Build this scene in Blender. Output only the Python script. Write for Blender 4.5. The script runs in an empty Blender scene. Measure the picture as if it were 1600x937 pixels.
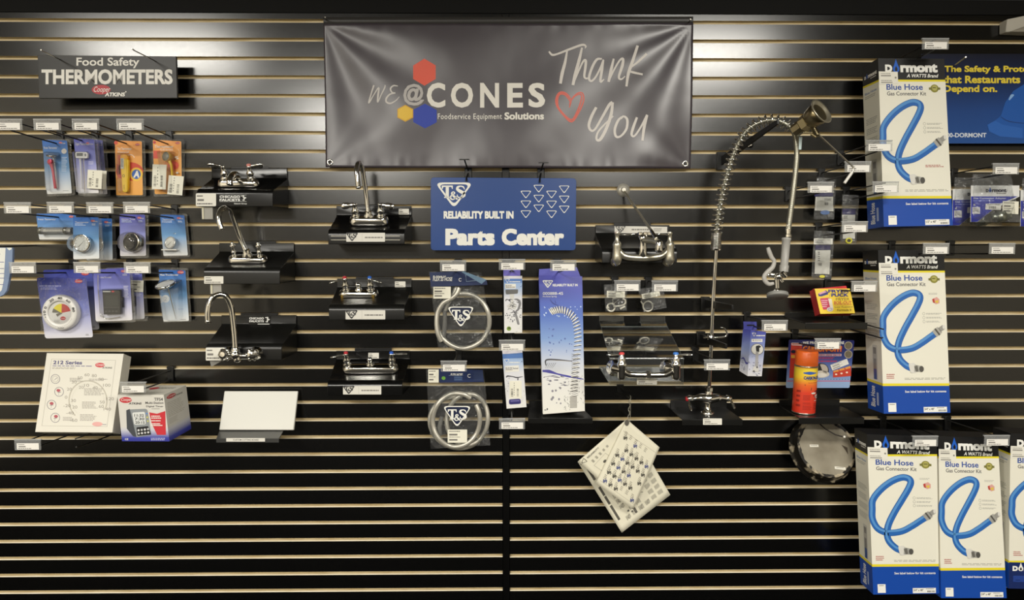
import bpy, bmesh, math, random
from mathutils import Vector, Matrix
random.seed(7)
sc = bpy.context.scene
COL = sc.collection
PI = math.pi
# ---------------------------------------------------------------- camera
FPX = 1080.0
CD = 2.95085
CZ = 1.613
def _axes(p, r, y):
    cy, sy, cp, sp = math.cos(y), math.sin(y), math.cos(p), math.sin(p)
    f = Vector((sy*cp, cy*cp, sp)); rt = Vector((cy, -sy, 0)); u = rt.cross(f)
    cr, sr = math.cos(r), math.sin(r)
    return cr*rt + sr*u, -sr*rt + cr*u, f
RT, UP, FW = _axes(math.radians(-4.13767), math.radians(-0.05289), math.radians(0.68245))
CAM = Vector((0, -CD, CZ))
cd = bpy.data.cameras.new('camera'); cam = bpy.data.objects.new('camera', cd); COL.objects.link(cam)
cd.sensor_width = 36.0; cd.sensor_fit = 'HORIZONTAL'; cd.lens = 36.0*FPX/1600.0
cd.clip_start = 0.05; cd.clip_end = 60
m3 = Matrix((RT, UP, -FW)).transposed()
cam.matrix_world = Matrix.Translation(CAM) @ m3.to_4x4()
sc.camera = cam
# ---------------------------------------------------------------- light, world, exposure
sc.view_settings.view_transform = 'Standard'
sc.view_settings.look = 'None'
sc.view_settings.exposure = 0.0
sc.view_settings.gamma = 1.0
sc.view_settings.use_curve_mapping = False
wd = bpy.data.worlds.new('World'); sc.world = wd; wd.use_nodes = True
wd.node_tree.nodes['Background'].inputs[0].default_value = (1, 0.97, 0.9, 1)
wd.node_tree.nodes['Background'].inputs[1].default_value = 0.1
CEIL = 3.3
for (lx, ly, sx, sy, pw) in [(-2.9, -3.1, 1.2, .6, 125), (1.6, -3.1, 1.2, .6, 130), (-2.0, -6.1, 1.2, .6, 300), (1.6, -6.1, 1.2, .6, 190),
                             (-2.0, -9.1, 1.2, .6, 180), (1.6, -9.1, 1.2, .6, 110)]:  # this farthest row is added to give the slats more glow
    ld = bpy.data.lights.new('ceiling_lamp', 'AREA'); ld.shape = 'RECTANGLE'; ld.size = sx; ld.size_y = sy
    ld.energy = pw; ld.color = (1.0, 0.96, 0.87)
    lo = bpy.data.objects.new('ceiling_lamp', ld); COL.objects.link(lo); lo.location = (lx, ly, CEIL - .02)
# ---------------------------------------------------------------- helpers
def U(px, py, d=0.0):
    v = FW + RT*((px - 800.0)/FPX) - UP*((py - 468.5)/FPX)
    return CAM + v*((CD - d)/v.y)
def mpp(d=0.0):
    return (CD - d)/FPX
def Z(x0, y0, s):
    return lambda x, y: (x0 + x/s, y0 + y/s)
ZID = lambda x, y: (x, y)
def lin(h):
    h = h.lstrip('#'); o = []
    for i in (0, 2, 4):
        c = int(h[i:i+2], 16)/255.0
        o.append(c/12.92 if c <= .04045 else ((c + .055)/1.055)**2.4)
    return (o[0], o[1], o[2], 1.0)
_M = {}
def P(hexc, rough=.5, metal=0.0, coat=0.0, spec=.5, emit=0.0):
    key = ('p', hexc, rough, metal, coat, spec, emit)
    if key in _M: return _M[key]
    m = bpy.data.materials.new('m_' + hexc.strip('#')); m.use_nodes = True
    b = m.node_tree.nodes['Principled BSDF']
    b.inputs['Base Color'].default_value = lin(hexc); b.inputs['Roughness'].default_value = rough
    b.inputs['Metallic'].default_value = metal; b.inputs['Coat Weight'].default_value = coat
    b.inputs['Specular IOR Level'].default_value = spec
    _M[key] = m
    return m
def GRAD(stops, rough=.4, axis='Z', coat=0.0):
    """a printed colour gradient over the height of the object's own box"""
    key = ('g', tuple(stops), rough, axis, coat)
    if key in _M: return _M[key]
    m = bpy.data.materials.new('printed_gradient'); m.use_nodes = True
    nt = m.node_tree; b = nt.nodes['Principled BSDF']; b.inputs['Roughness'].default_value = rough
    b.inputs['Coat Weight'].default_value = coat
    tc = nt.nodes.new('ShaderNodeTexCoord'); sp = nt.nodes.new('ShaderNodeSeparateXYZ'); rp = nt.nodes.new('ShaderNodeValToRGB')
    nt.links.new(tc.outputs['Generated'], sp.inputs[0]); nt.links.new(sp.outputs[axis], rp.inputs[0])
    els = rp.color_ramp.elements
    while len(els) < len(stops): els.new(.5)
    for e, (p, c) in zip(els, sorted(stops)):
        e.position = p; e.color = lin(c)
    nt.links.new(rp.outputs[0], b.inputs['Base Color'])
    _M[key] = m
    return m
def NOISE(name, c1, c2, scale=30, rough=.6, metal=0, lo=.4, hi=.6, detail=4, bump=0.0, stretch=(1, 1, 1), r2=None):
    key = ('n', name)
    if key in _M: return _M[key]
    m = bpy.data.materials.new(name); m.use_nodes = True
    nt = m.node_tree; b = nt.nodes['Principled BSDF']; b.inputs['Roughness'].default_value = rough; b.inputs['Metallic'].default_value = metal
    tc = nt.nodes.new('ShaderNodeTexCoord'); mp = nt.nodes.new('ShaderNodeMapping'); mp.inputs['Scale'].default_value = stretch
    nz = nt.nodes.new('ShaderNodeTexNoise'); nz.inputs['Scale'].default_value = scale; nz.inputs['Detail'].default_value = detail
    rp = nt.nodes.new('ShaderNodeValToRGB'); rp.color_ramp.elements[0].position = lo; rp.color_ramp.elements[1].position = hi
    rp.color_ramp.elements[0].color = lin(c1); rp.color_ramp.elements[1].color = lin(c2)
    nt.links.new(tc.outputs['Object'], mp.inputs[0]); nt.links.new(mp.outputs[0], nz.inputs['Vector'])
    nt.links.new(nz.outputs[0], rp.inputs[0]); nt.links.new(rp.outputs[0], b.inputs['Base Color'])
    if bump:
        bp = nt.nodes.new('ShaderNodeBump'); bp.inputs['Strength'].default_value = bump; bp.inputs['Distance'].default_value = .002
        nt.links.new(nz.outputs[0], bp.inputs['Height']); nt.links.new(bp.outputs[0], b.inputs['Normal'])
    if r2 is not None:
        mr = nt.nodes.new('ShaderNodeMapRange'); mr.inputs[3].default_value = rough; mr.inputs[4].default_value = r2
        nt.links.new(nz.outputs[0], mr.inputs[0]); nt.links.new(mr.outputs[0], b.inputs['Roughness'])
    _M[key] = m
    return m
def CLEAR(name='clear_plastic', tint='#f4f6f6', milk=.04, base=.05, rough=.08, bump=0.0, bscale=40, fres=.6):
    key = ('c', name)
    if key in _M: return _M[key]
    m = bpy.data.materials.new(name); m.use_nodes = True
    nt = m.node_tree; nt.nodes.remove(nt.nodes['Principled BSDF'])
    out = nt.nodes['Material Output']
    tr = nt.nodes.new('ShaderNodeBsdfTransparent'); tr.inputs[0].default_value = lin(tint)
    gl = nt.nodes.new('ShaderNodeBsdfGlossy'); gl.inputs['Roughness'].default_value = rough; gl.inputs[0].default_value = (.9, .9, .9, 1)
    df = nt.nodes.new('ShaderNodeBsdfDiffuse'); df.inputs[0].default_value = (.85, .85, .85, 1)
    lw = nt.nodes.new('ShaderNodeFresnel'); lw.inputs['IOR'].default_value = 1.45
    ma = nt.nodes.new('ShaderNodeMath'); ma.operation = 'MULTIPLY_ADD'; ma.inputs[1].default_value = fres; ma.inputs[2].default_value = base
    nt.links.new(lw.outputs[0], ma.inputs[0])
    m1 = nt.nodes.new('ShaderNodeMixShader'); m1.inputs[0].default_value = milk
    nt.links.new(tr.outputs[0], m1.inputs[1]); nt.links.new(df.outputs[0], m1.inputs[2])
    m2 = nt.nodes.new('ShaderNodeMixShader')
    nt.links.new(ma.outputs[0], m2.inputs[0]); nt.links.new(m1.outputs[0], m2.inputs[1]); nt.links.new(gl.outputs[0], m2.inputs[2])
    nt.links.new(m2.outputs[0], out.inputs[0])
    if bump:
        tc = nt.nodes.new('ShaderNodeTexCoord')
        nz = nt.nodes.new('ShaderNodeTexNoise'); nz.inputs['Scale'].default_value = bscale; nz.inputs['Detail'].default_value = 2; nz.inputs['Distortion'].default_value = 1.5
        bp = nt.nodes.new('ShaderNodeBump'); bp.inputs['Strength'].default_value = bump; bp.inputs['Distance'].default_value = .02
        nt.links.new(tc.outputs['Object'], nz.inputs['Vector']); nt.links.new(nz.outputs[0], bp.inputs['Height'])
        nt.links.new(bp.outputs[0], gl.inputs['Normal']); nt.links.new(bp.outputs[0], lw.inputs['Normal'])
    _M[key] = m
    return m
WHITE = lambda: P('#e9e7df', .5)
BLACKP = lambda: P('#0b0b0b', .35)
CHROME = lambda: P('#eeece6', .11, 1.0)
SATIN = lambda: P('#c9c5b8', .28, 1.0)
INK = lambda: P('#6d6a66', .6)
def cr(pts, n=6, closed=False):
    """smooth a list of points"""
    pts = [Vector(p) for p in pts]; k = len(pts); out = []
    rng = k if closed else k - 1
    for i in range(rng):
        if closed:
            a, b, c, d = pts[(i-1) % k], pts[i], pts[(i+1) % k], pts[(i+2) % k]
        else:
            a = pts[i-1] if i else pts[0]*2 - pts[1]
            b, c = pts[i], pts[i+1]
            d = pts[i+2] if i + 2 < k else pts[k-1]*2 - pts[k-2]
        for j in range(n):
            t = j/n
            out.append(.5*((2*b) + (c - a)*t + (2*a - 5*b + 4*c - d)*t*t + (3*b - a - 3*c + d)*t*t*t))
    if not closed: out.append(pts[-1])
    return out
def interp(vals, n):
    k = len(vals) - 1
    o = []
    for i in range(n):
        t = i/max(1, n - 1)*k; j = min(int(t), k - 1); f = t - j
        o.append(vals[j]*(1 - f) + vals[j+1]*f)
    return o
_TC = {}
def text_tris(s, bold=0.0, sp=1.0):
    key = (s, bold, sp)
    if key in _TC: return _TC[key]
    cu = bpy.data.curves.new('txt', 'FONT'); cu.body = s; cu.offset = bold; cu.resolution_u = 3; cu.space_character = sp
    cu.fill_mode = 'FRONT' if hasattr(cu, 'fill_mode') else cu.fill_mode
    ob = bpy.data.objects.new('txt', cu)
    me = ob.to_mesh()
    vs = [(v.co.x, v.co.y) for v in me.vertices]; fs = [tuple(p.vertices) for p in me.polygons]
    ob.to_mesh_clear(); bpy.data.objects.remove(ob); bpy.data.curves.remove(cu)
    x0 = min(v[0] for v in vs); x1 = max(v[0] for v in vs); y0 = min(v[1] for v in vs); y1 = max(v[1] for v in vs)
    vs = [((x - x0)/(x1 - x0), (y1 - y)/(y1 - y0)) for x, y in vs]
    text_tris.size[key] = (y1 - y0, x1 - x0)
    _TC[key] = (vs, fs)
    return _TC[key]
text_tris.size = {}
EPS = .00035
class MB:
    """collects geometry (world coordinates unless said otherwise) for ONE mesh object"""
    def __init__(s): s.v = []; s.f = []; s.m = []; s.s = []; s.mats = []
    def mi(s, mat):
        if mat not in s.mats: s.mats.append(mat)
        return s.mats.index(mat)
    def add(s, vs, fs, mat, smooth=False):
        o = len(s.v); i = s.mi(mat)
        s.v.extend(Vector(v) for v in vs)
        for f in fs:
            s.f.append(tuple(o + k for k in f)); s.m.append(i); s.s.append(smooth)
        return s
    def box(s, c, size, mat, rot=None):
        hx, hy, hz = size[0]/2, size[1]/2, size[2]/2; c = Vector(c)
        vs = [Vector((x*hx, y*hy, z*hz)) for x in (-1, 1) for y in (-1, 1) for z in (-1, 1)]
        if rot is not None: vs = [rot @ v for v in vs]
        return s.add([c + v for v in vs], [(0,1,3,2),(4,6,7,5),(0,4,5,1),(2,3,7,6),(0,2,6,4),(1,5,7,3)], mat)
    def loft(s, rings, mat, smooth=False, caps=True, closed_ring=True, mats=None):
        n = len(rings[0]); vs = [p for r in rings for p in r]; fs = []
        for i in range(len(rings) - 1):
            for j in range(n if closed_ring else n - 1):
                a, b = i*n + j, i*n + (j+1) % n
                fs.append((a, b, b + n, a + n))
        s.add(vs, fs, mat, smooth)
        if caps:
            s.add(rings[0], [tuple(range(n - 1, -1, -1))], mat); s.add(rings[-1], [tuple(range(n))], mat)
        return s
    def prism(s, front, back, mat, side=None):
        n = len(front)
        s.add(front, [tuple(range(n))], mat)
        s.add(back, [tuple(range(n - 1, -1, -1))], side or mat)
        s.add(list(front) + list(back), [(i, i + n, (i+1) % n + n, (i+1) % n) for i in range(n)], side or mat)
        return s
    def slab(s, poly, d1, d0, mat, z=ZID, side=None):
        """a slab parallel to the wall: outline given at its front face, front at distance d1, back at d0"""
        fr = [U(*z(*p), d1) for p in poly]
        bk = [Vector((p.x, -d0, p.z)) for p in fr]
        return s.prism(fr, bk, mat, side)
    def tube(s, pts, r, mat, n=10, closed=False, caps=True, up=None, flat=1.0):
        pts = [Vector(p) for p in pts]; k = len(pts)
        rs = r if isinstance(r, (list, tuple)) else [r]*k
        if len(rs) != k: rs = interp(list(rs), k)
        rings = []; nrm = None
        for i, p in enumerate(pts):
            if closed: t = pts[(i+1) % k] - pts[i-1]
            else: t = pts[min(i+1, k-1)] - pts[max(i-1, 0)]
            if t.length < 1e-9: t = Vector((0, 0, 1))
            t.normalize()
            if nrm is None:
                a = Vector(up) if up is not None else (Vector((0, 0, 1)) if abs(t.z) < .9 else Vector((1, 0, 0)))
                nrm = (a - t*a.dot(t)).normalized()
            else:
                nrm = nrm - t*nrm.dot(t)
                nrm = nrm.normalized() if nrm.length > 1e-6 else t.orthogonal().normalized()
            b = t.cross(nrm)
            rings.append([p + (nrm*math.cos(2*PI*j/n)*flat + b*math.sin(2*PI*j/n))*rs[i] for j in range(n)])
        if closed: rings.append(rings[0])
        return s.loft(rings, mat, True, caps and not closed)
    def lathe(s, o, axis, prof, mat, n=24, smooth=True, caps=True, sx=1.0, ref=None):
        o = Vector(o); ax = Vector(axis).normalized()
        a = Vector(ref) if ref is not None else (Vector((1, 0, 0)) if abs(ax.x) < .9 else Vector((0, 0, 1)))
        a = (a - ax*a.dot(ax)).normalized(); b = ax.cross(a)
        rings = [[o + ax*h + (a*math.cos(2*PI*j/n)*sx + b*math.sin(2*PI*j/n))*max(r, 1e-5) for j in range(n)] for h, r in prof]
        return s.loft(rings, mat, smooth, caps)
    def ball(s, c, r, mat, n=14, k=8, sc=(1, 1, 1)):
        c = Vector(c)
        rings = []
        for i in range(k + 1):
            th = PI*i/k; rr = max(math.sin(th), 1e-3)*r
            rings.append([c + Vector((math.cos(2*PI*j/n)*rr*sc[0], math.sin(2*PI*j/n)*rr*sc[1], -math.cos(th)*r*sc[2])) for j in range(n)])
        return s.loft(rings, mat, True, True)
    # ---- print: shapes lying on a surface function pt(x, y, layer)
    def poly(s, pt, pts, mat, l=1):
        vs = [pt(x, y, l) for x, y in pts]
        return s.add(vs, [tuple(range(len(vs)))], mat)
    def rect(s, pt, x0, y0, x1, y1, mat, l=1):
        return s.poly(pt, [(x0, y0), (x0, y1), (x1, y1), (x1, y0)], mat, l)
    def disc(s, pt, x, y, rx, ry, mat, l=1, n=28, a0=0, a1=360):
        pts = [(x + rx*math.cos(math.radians(a0 + (a1 - a0)*i/n)), y - ry*math.sin(math.radians(a0 + (a1 - a0)*i/n))) for i in range(n if a1 - a0 == 360 else n + 1)]
        if a1 - a0 != 360: pts.append((x, y))
        return s.poly(pt, pts, mat, l)
    def ring(s, pt, x, y, rx, ry, w, mat, l=1, n=32, a0=0, a1=360, wy=None):
        wy = w if wy is None else wy
        vs = []; fs = []
        for i in range(n + 1):
            a = math.radians(a0 + (a1 - a0)*i/n)
            vs.append(pt(x + (rx - w)*math.cos(a), y - (ry - wy)*math.sin(a), l)); vs.append(pt(x + rx*math.cos(a), y - ry*math.sin(a), l))
        for i in range(n): fs.append((2*i, 2*i + 1, 2*i + 3, 2*i + 2))
        return s.add(vs, fs, mat)
    def stroke(s, pt, pts, w, mat, l=1, smooth=5, closed=False, asp=1.0):
        """a pen line of width w (a number or a list), in the same units as x; asp = y units per x unit"""
        q = [Vector((x, y/asp, 0)) for x, y in pts]
        if smooth > 1: q = cr(q, smooth, closed)
        k = len(q); ws = w if isinstance(w, (list, tuple)) else [w]*2
        ws = interp(list(ws), k); vs = []; fs = []
        for i in range(k):
            t = (q[(i+1) % k] - q[i-1]) if closed else (q[min(i+1, k-1)] - q[max(i-1, 0)])
            if t.length < 1e-9: t = Vector((1, 0, 0))
            t.normalize(); nn = Vector((-t.y, t.x, 0))*ws[i]*.5
            for p in (q[i] + nn, q[i] - nn): vs.append(pt(p.x, p.y*asp, l))
        for i in range(k if closed else k - 1):
            a, b = 2*i, 2*((i+1) % k); fs.append((a, a + 1, b + 1, b))
        return s.add(vs, fs, mat)
    def text(s, pt, t, x0, y0, x1, y1, mat, l=1, bold=0.0, sp=1.0, shear=0.0, rot=0):
        if bold > .022:
            # heavy letters: the same letters laid again a little to each side
            hh, ww = text_tris.size[(t, .018, sp)] if (t, .018, sp) in text_tris.size else (text_tris(t, .018, sp), text_tris.size[(t, .018, sp)])[1]
            g = bold - .018; gx, gy = g/ww*abs(x1 - x0), g/hh*abs(y1 - y0)
            if rot: gx, gy = g/hh*abs(x1 - x0), g/ww*abs(y1 - y0)
            for k, (i, j) in enumerate(((1, 1), (1, -1), (-1, 1), (-1, -1), (0, 0))):
                s.text(pt, t, x0 + gx + i*gx, y0 + gy + j*gy, x1 - gx + i*gx, y1 - gy + j*gy, mat, l + k*.14, .018, sp, shear, rot)
            return s
        vs, fs = text_tris(t, bold, sp); out = []
        for u, v in vs:
            if rot == 90: uu, vv = v, 1 - u          # reads upward
            elif rot == -90: uu, vv = 1 - v, u
            else: uu, vv = u, v
            out.append(pt(x0 + (x1 - x0)*uu + shear*(1 - v), y0 + (y1 - y0)*vv, l))
        return s.add(out, fs, mat)
    def lines(s, pt, x0, y0, x1, y1, n, mat, l=1, fill=.45, ragged=.25):
        """rows of print too small to read"""
        h = (y1 - y0)/n
        for i in range(n):
            y = y0 + i*h; x = x0; e = x1 - (x1 - x0)*ragged*random.random()
            while x < e:
                w = (x1 - x0)*random.uniform(.06, .18)
                s.rect(pt, x, y, min(x + w, e), y + h*fill, mat, l); x += w + (x1 - x0)*.025
        return s
    def bars(s, pt, x0, y0, x1, y1, mat, l=1, n=14, vert=False):
        t = 0; a, b = (x0, x1) if not vert else (y0, y1); u = (b - a)/n
        for i in range(n):
            w = u*random.choice((.3, .45, .7))
            if vert: s.rect(pt, x0, a + i*u, x1, a + i*u + w, mat, l)
            else: s.rect(pt, a + i*u, y0, a + i*u + w, y1, mat, l)
        return s
    def build(s, name, parent=None, loc=None, bevel=0.0, seg=2, sub=0, mod=None, weld=True):
        me = bpy.data.meshes.new(name)
        if parent is not None:
            inv = _root_matrix(parent).inverted()
            vs = [inv @ v for v in s.v]
        else:
            lv = Vector(loc) if loc is not None else Vector((0, 0, 0)); vs = [v - lv for v in s.v]
        me.from_pydata([tuple(v) for v in vs], [], s.f)
        for m in s.mats: me.materials.append(m)
        me.polygons.foreach_set('material_index', s.m); me.polygons.foreach_set('use_smooth', s.s)
        me.update()
        o = bpy.data.objects.new(name, me); COL.objects.link(o)
        if parent is not None: o.parent = parent
        elif loc is not None: o.location = loc
        if bevel:
            b = bmesh.new(); b.from_mesh(me); bmesh.ops.remove_doubles(b, verts=b.verts, dist=1e-5)
            bmesh.ops.recalc_face_normals(b, faces=b.faces); b.to_mesh(me); b.free()
            md = o.modifiers.new('Bevel', 'BEVEL'); md.width = bevel; md.segments = seg; md.limit_method = 'ANGLE'; md.angle_limit = math.radians(35)
            md.harden_normals = False
            for p in me.polygons: p.use_smooth = True
            me.set_sharp_from_angle(angle=math.radians(50))
        if sub:
            md = o.modifiers.new('Subdivision', 'SUBSURF'); md.levels = sub; md.render_levels = sub
        return o
def _root_matrix(o):
    while o.parent is not None: o = o.parent
    return Matrix.Translation(o.location) if o.type == 'EMPTY' or o.location.length else Matrix.Identity(4)
def tag(o, label, cat, group=None, kind=None):
    o['label'] = label; o['category'] = cat
    if group: o['group'] = group
    if kind: o['kind'] = kind
    return o
def thing(name, label, cat, loc, group=None):
    o = bpy.data.objects.new(name, None); COL.objects.link(o); o.location = loc; o.empty_display_size = .03
    return tag(o, label, cat, group)
def PX(d, z=ZID, eps=EPS):
    """print surface parallel to the wall at distance d, addressed in the photograph's scale"""
    return lambda x, y, l=1: U(*z(x, y), d) + Vector((0, -eps*l, 0))
def QUAD(tl, tr, br, bl, eps=EPS):
    """print surface on a flat four-cornered face, addressed 0..1 across and down"""
    n = (tr - tl).cross(bl - tl).normalized()
    if n.dot(CAM - (tl + br)/2) < 0: n = -n
    return lambda u, v, l=1: (tl*(1 - u) + tr*u)*(1 - v) + (bl*(1 - u) + br*u)*v + n*(eps*l)
def rrect(x0, y0, x1, y1, r, n=4):
    pts = []
    for cx, cy, a in ((x1 - r, y0 + r, 90), (x0 + r, y0 + r, 180), (x0 + r, y1 - r, 270), (x1 - r, y1 - r, 360)):
        for i in range(n + 1):
            t = math.radians(a + (i/n)*90 - 90 + 0) if False else math.radians(a - 90 + 90*i/n)
            pts.append((cx + r*math.cos(t), cy - r*math.sin(t)))
    return pts
def rquad(tl, tr, br, bl, r=.06, n=3):
    """four corners, rounded, going tl -> bl -> br -> tr"""
    c = [Vector((p[0], p[1], 0)) for p in (tl, bl, br, tr)]; out = []
    m = min((c[i] - c[i-1]).length for i in range(4))*r
    for i in range(4):
        p, a, b = c[i], c[i-1], c[(i+1) % 4]
        s0 = p + (a - p).normalized()*m; s1 = p + (b - p).normalized()*m
        for j in range(n + 1):
            t = j/n; q = s0*(1-t)**2 + p*2*t*(1-t) + s1*t*t
            out.append((q.x, q.y))
    return out
# ---------------------------------------------------------------- the room
def struct(o):
    o['kind'] = 'structure'; return o
GZ = 2.56; SP = .0762
LAM = NOISE('black_laminate', '#020202', '#030303', 60, .19, 0, .3, .7, 2, 0, r2=.22)
LAM.node_tree.nodes['Principled BSDF'].inputs['Specular IOR Level'].default_value = .85
MDF = NOISE('raw_fibreboard_lit', '#f6eedb', '#e6dabd', 90, .8, 0, .3, .7, 4, 0, (.12, 1, 1))  # paler copy of the board, light on the slot lips put into its colour
MDK = NOISE('slot_fibreboard_shaded', '#d8c9a4', '#c0ac80', 90, .9, 0, .3, .7, 4, 0, (.12, 1, 1))  # darker copy of the board, shade inside the slots put into its colour
X0, X1, Y1 = -4.4, 4.6, -10.5
seam_l, seam_r = U(786, 800).x, U(796, 800).x
def slatwall(name, xa, xb, dz):
    b = MB(); lip = .008; cav = .016; ho = .0066; hc = .011
    top = GZ + SP*.42; zs = [GZ - SP*k + dz for k in range(33)]
    def strip(y0, z0, y1, z1, mat):
        b.add([(xa, y0, z0), (xb, y0, z0), (xb, y1, z1), (xa, y1, z1)], [(0, 1, 2, 3)], mat)
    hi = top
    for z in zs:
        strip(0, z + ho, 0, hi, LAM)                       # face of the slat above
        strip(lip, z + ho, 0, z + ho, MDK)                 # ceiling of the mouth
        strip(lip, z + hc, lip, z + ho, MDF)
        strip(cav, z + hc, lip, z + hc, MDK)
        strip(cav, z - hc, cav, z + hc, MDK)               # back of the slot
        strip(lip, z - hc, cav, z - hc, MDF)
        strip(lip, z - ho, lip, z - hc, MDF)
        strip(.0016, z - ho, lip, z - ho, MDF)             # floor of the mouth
        strip(0, z - ho - .0016, .0016, z - ho, MDF)       # added chamfer, lit front edge put into its pale colour
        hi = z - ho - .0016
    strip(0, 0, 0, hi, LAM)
    for x in (xa, xb):
        b.add([(x, .03, 0), (x, .018, 0), (x, .018, top), (x, .03, top)], [(0, 1, 2, 3)], LAM)
    return struct(b.build(name))
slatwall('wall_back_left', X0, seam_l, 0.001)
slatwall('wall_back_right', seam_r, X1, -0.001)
b = MB(); b.box(((seam_l + seam_r)/2, .003, GZ/2 + .015), (seam_r - seam_l + .004, .006, GZ + .03), LAM); struct(b.build('trim_1'))
b = MB()
b.box(((X0 + X1)/2, .0, GZ + SP*.42 + .03), (X1 - X0, .012, .06), P('#0a0a09', .7, spec=.2), None)
struct(b.build('trim_2'))
b = MB(); b.box(((X0 + X1)/2, .02, (GZ + .12 + CEIL)/2), (X1 - X0, .03, CEIL - GZ - .12), P('#141413', .7, spec=.15)); struct(b.build('wall_back'))
def plane(name, pts, mat):
    b = MB(); b.add(pts, [(0, 1, 2, 3)], mat); return struct(b.build(name))
WALLP = NOISE('room_paint', '#b3ab99', '#bdb5a4', 3, .8)
plane('floor', [(X0, .03, 0), (X1, .03, 0), (X1, Y1, 0), (X0, Y1, 0)], NOISE('floor_tile', '#100f0d', '#15130f', 4, .9))
plane('ceiling', [(X0, .03, CEIL), (X0, Y1, CEIL), (X1, Y1, CEIL), (X1, .03, CEIL)], NOISE('ceiling_tile', '#8b877c', '#969287', 25, .9))
plane('wall_left', [(X0, .03, 0), (X0, Y1, 0), (X0, Y1, CEIL), (X0, .03, CEIL)], WALLP)
plane('wall_right', [(X1, .03, 0), (X1, .03, CEIL), (X1, Y1, CEIL), (X1, Y1, 0)], WALLP)
plane('wall_front', [(X0, Y1, 1.45), (X1, Y1, 1.45), (X1, Y1, CEIL), (X0, Y1, CEIL)], P('#7d776b', .8))
plane('wall_front_dark_lower', [(X0, Y1, 0), (X1, Y1, 0), (X1, Y1, 1.45), (X0, Y1, 1.45)], P('#1c1a17', .7))  # unseen lower half of the wall, made dark to keep slat reflections dark

for n_ in [o for o in bpy.data.objects if o.name == 'floor']: n_.data.materials[0].node_tree.nodes['Principled BSDF'].inputs['Specular IOR Level'].default_value = .12
# ---------------------------------------------------------------- peg hooks with price holders
def groove_near(z):
    return GZ - SP*max(0, round((GZ - z)/SP))
HK = BLACKP
def tagprint(b, pt, x0, y0, x1, y1, sx=1):
    w, h = x1 - x0, y1 - y0
    b.lines(pt, x0 + w*.06, y0 + h*.16, x0 + w*.35, y0 + h*.26, 1, INK(), 2, .9, 0)
    b.rect(pt, x0 + w*.08, y0 + h*.44, x0 + w*.40, y0 + h*.60, P('#7b7873', .6), 2)
    b.lines(pt, x0 + w*.06, y0 + h*.76, x0 + w*.9, y0 + h*.88, 1, INK(), 2, .8, .3)
def hook(lx, ly, label, cat='hook', L=.305, drop=.037, holder=True, lean=0.0, w=.100, h=.040, tip_only=False, group='black peg hooks on the slat wall', dx=0.0):
    """lx, ly: middle of the price holder; base straight behind it"""
    c = U(lx, ly, L)
    zt = c.z + h*.5 - .003
    zb = zt - drop
    x = c.x + dx
    g = groove_near(zt + .014)
    za = min(zt, g - .013) if g - zt < .03 else g - .026
    zq = za - drop
    t = thing('peg_hook', label, cat, (x, 0, g), group)
    b = MB()
    b.box((x, .003, g), (.034, .016, .0095), HK())
    b.box((x, -.0045, (g + .006 + zq - .008)/2), (.026, .009, g + .006 - zq + .008), HK())
    b.build('bracket', t, bevel=.0015)
    b = MB()
    b.tube([(x, -.006, zq), (x, -L*.55, (zb + zq)/2), (x, -L + .012, zb + .001), (x, -L + .003, zb + .004)], .0031, HK(), 8)
    b.build('prong', t)
    if not tip_only:
        b = MB(); b.tube([(x, -.006, za), (c.x, -L, zt)], .0027, HK(), 8); b.build('arm', t)
    if holder:
        cl = CLEAR('holder_plastic', '#f2f4f4', .16, .08, .12)
        b = MB()
        R = Matrix.Rotation(lean, 3, 'Y')
        def pt(u, v, l=1, y=-L - .0035): return c + R @ Vector(((u - .5)*w, 0, (.5 - v)*h)) + Vector((0, y + L - EPS*l, 0))
        fr = [pt(u, v, 0) for u, v in rrect(0, 0, 1, 1, .03)]
        b.prism(fr, [p + Vector((0, .0035, 0)) for p in fr], cl)
        b.box(c + R @ Vector((0, .001, h*.5)), (w*1.02, .008, .004), CLEAR('holder_rim', '#d8dcdc', .4, .1, .15), R)
        hd = b.build('label_holder', t)
        b = MB()
        b.rect(pt, .09, .33, .93, .96, P('#ece9e2', .5), 1)
        tagprint(b, pt, .09, .33, .93, .96)
        b.build('price_tag', hd)
    return t
hk = 'black peg hook '
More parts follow.
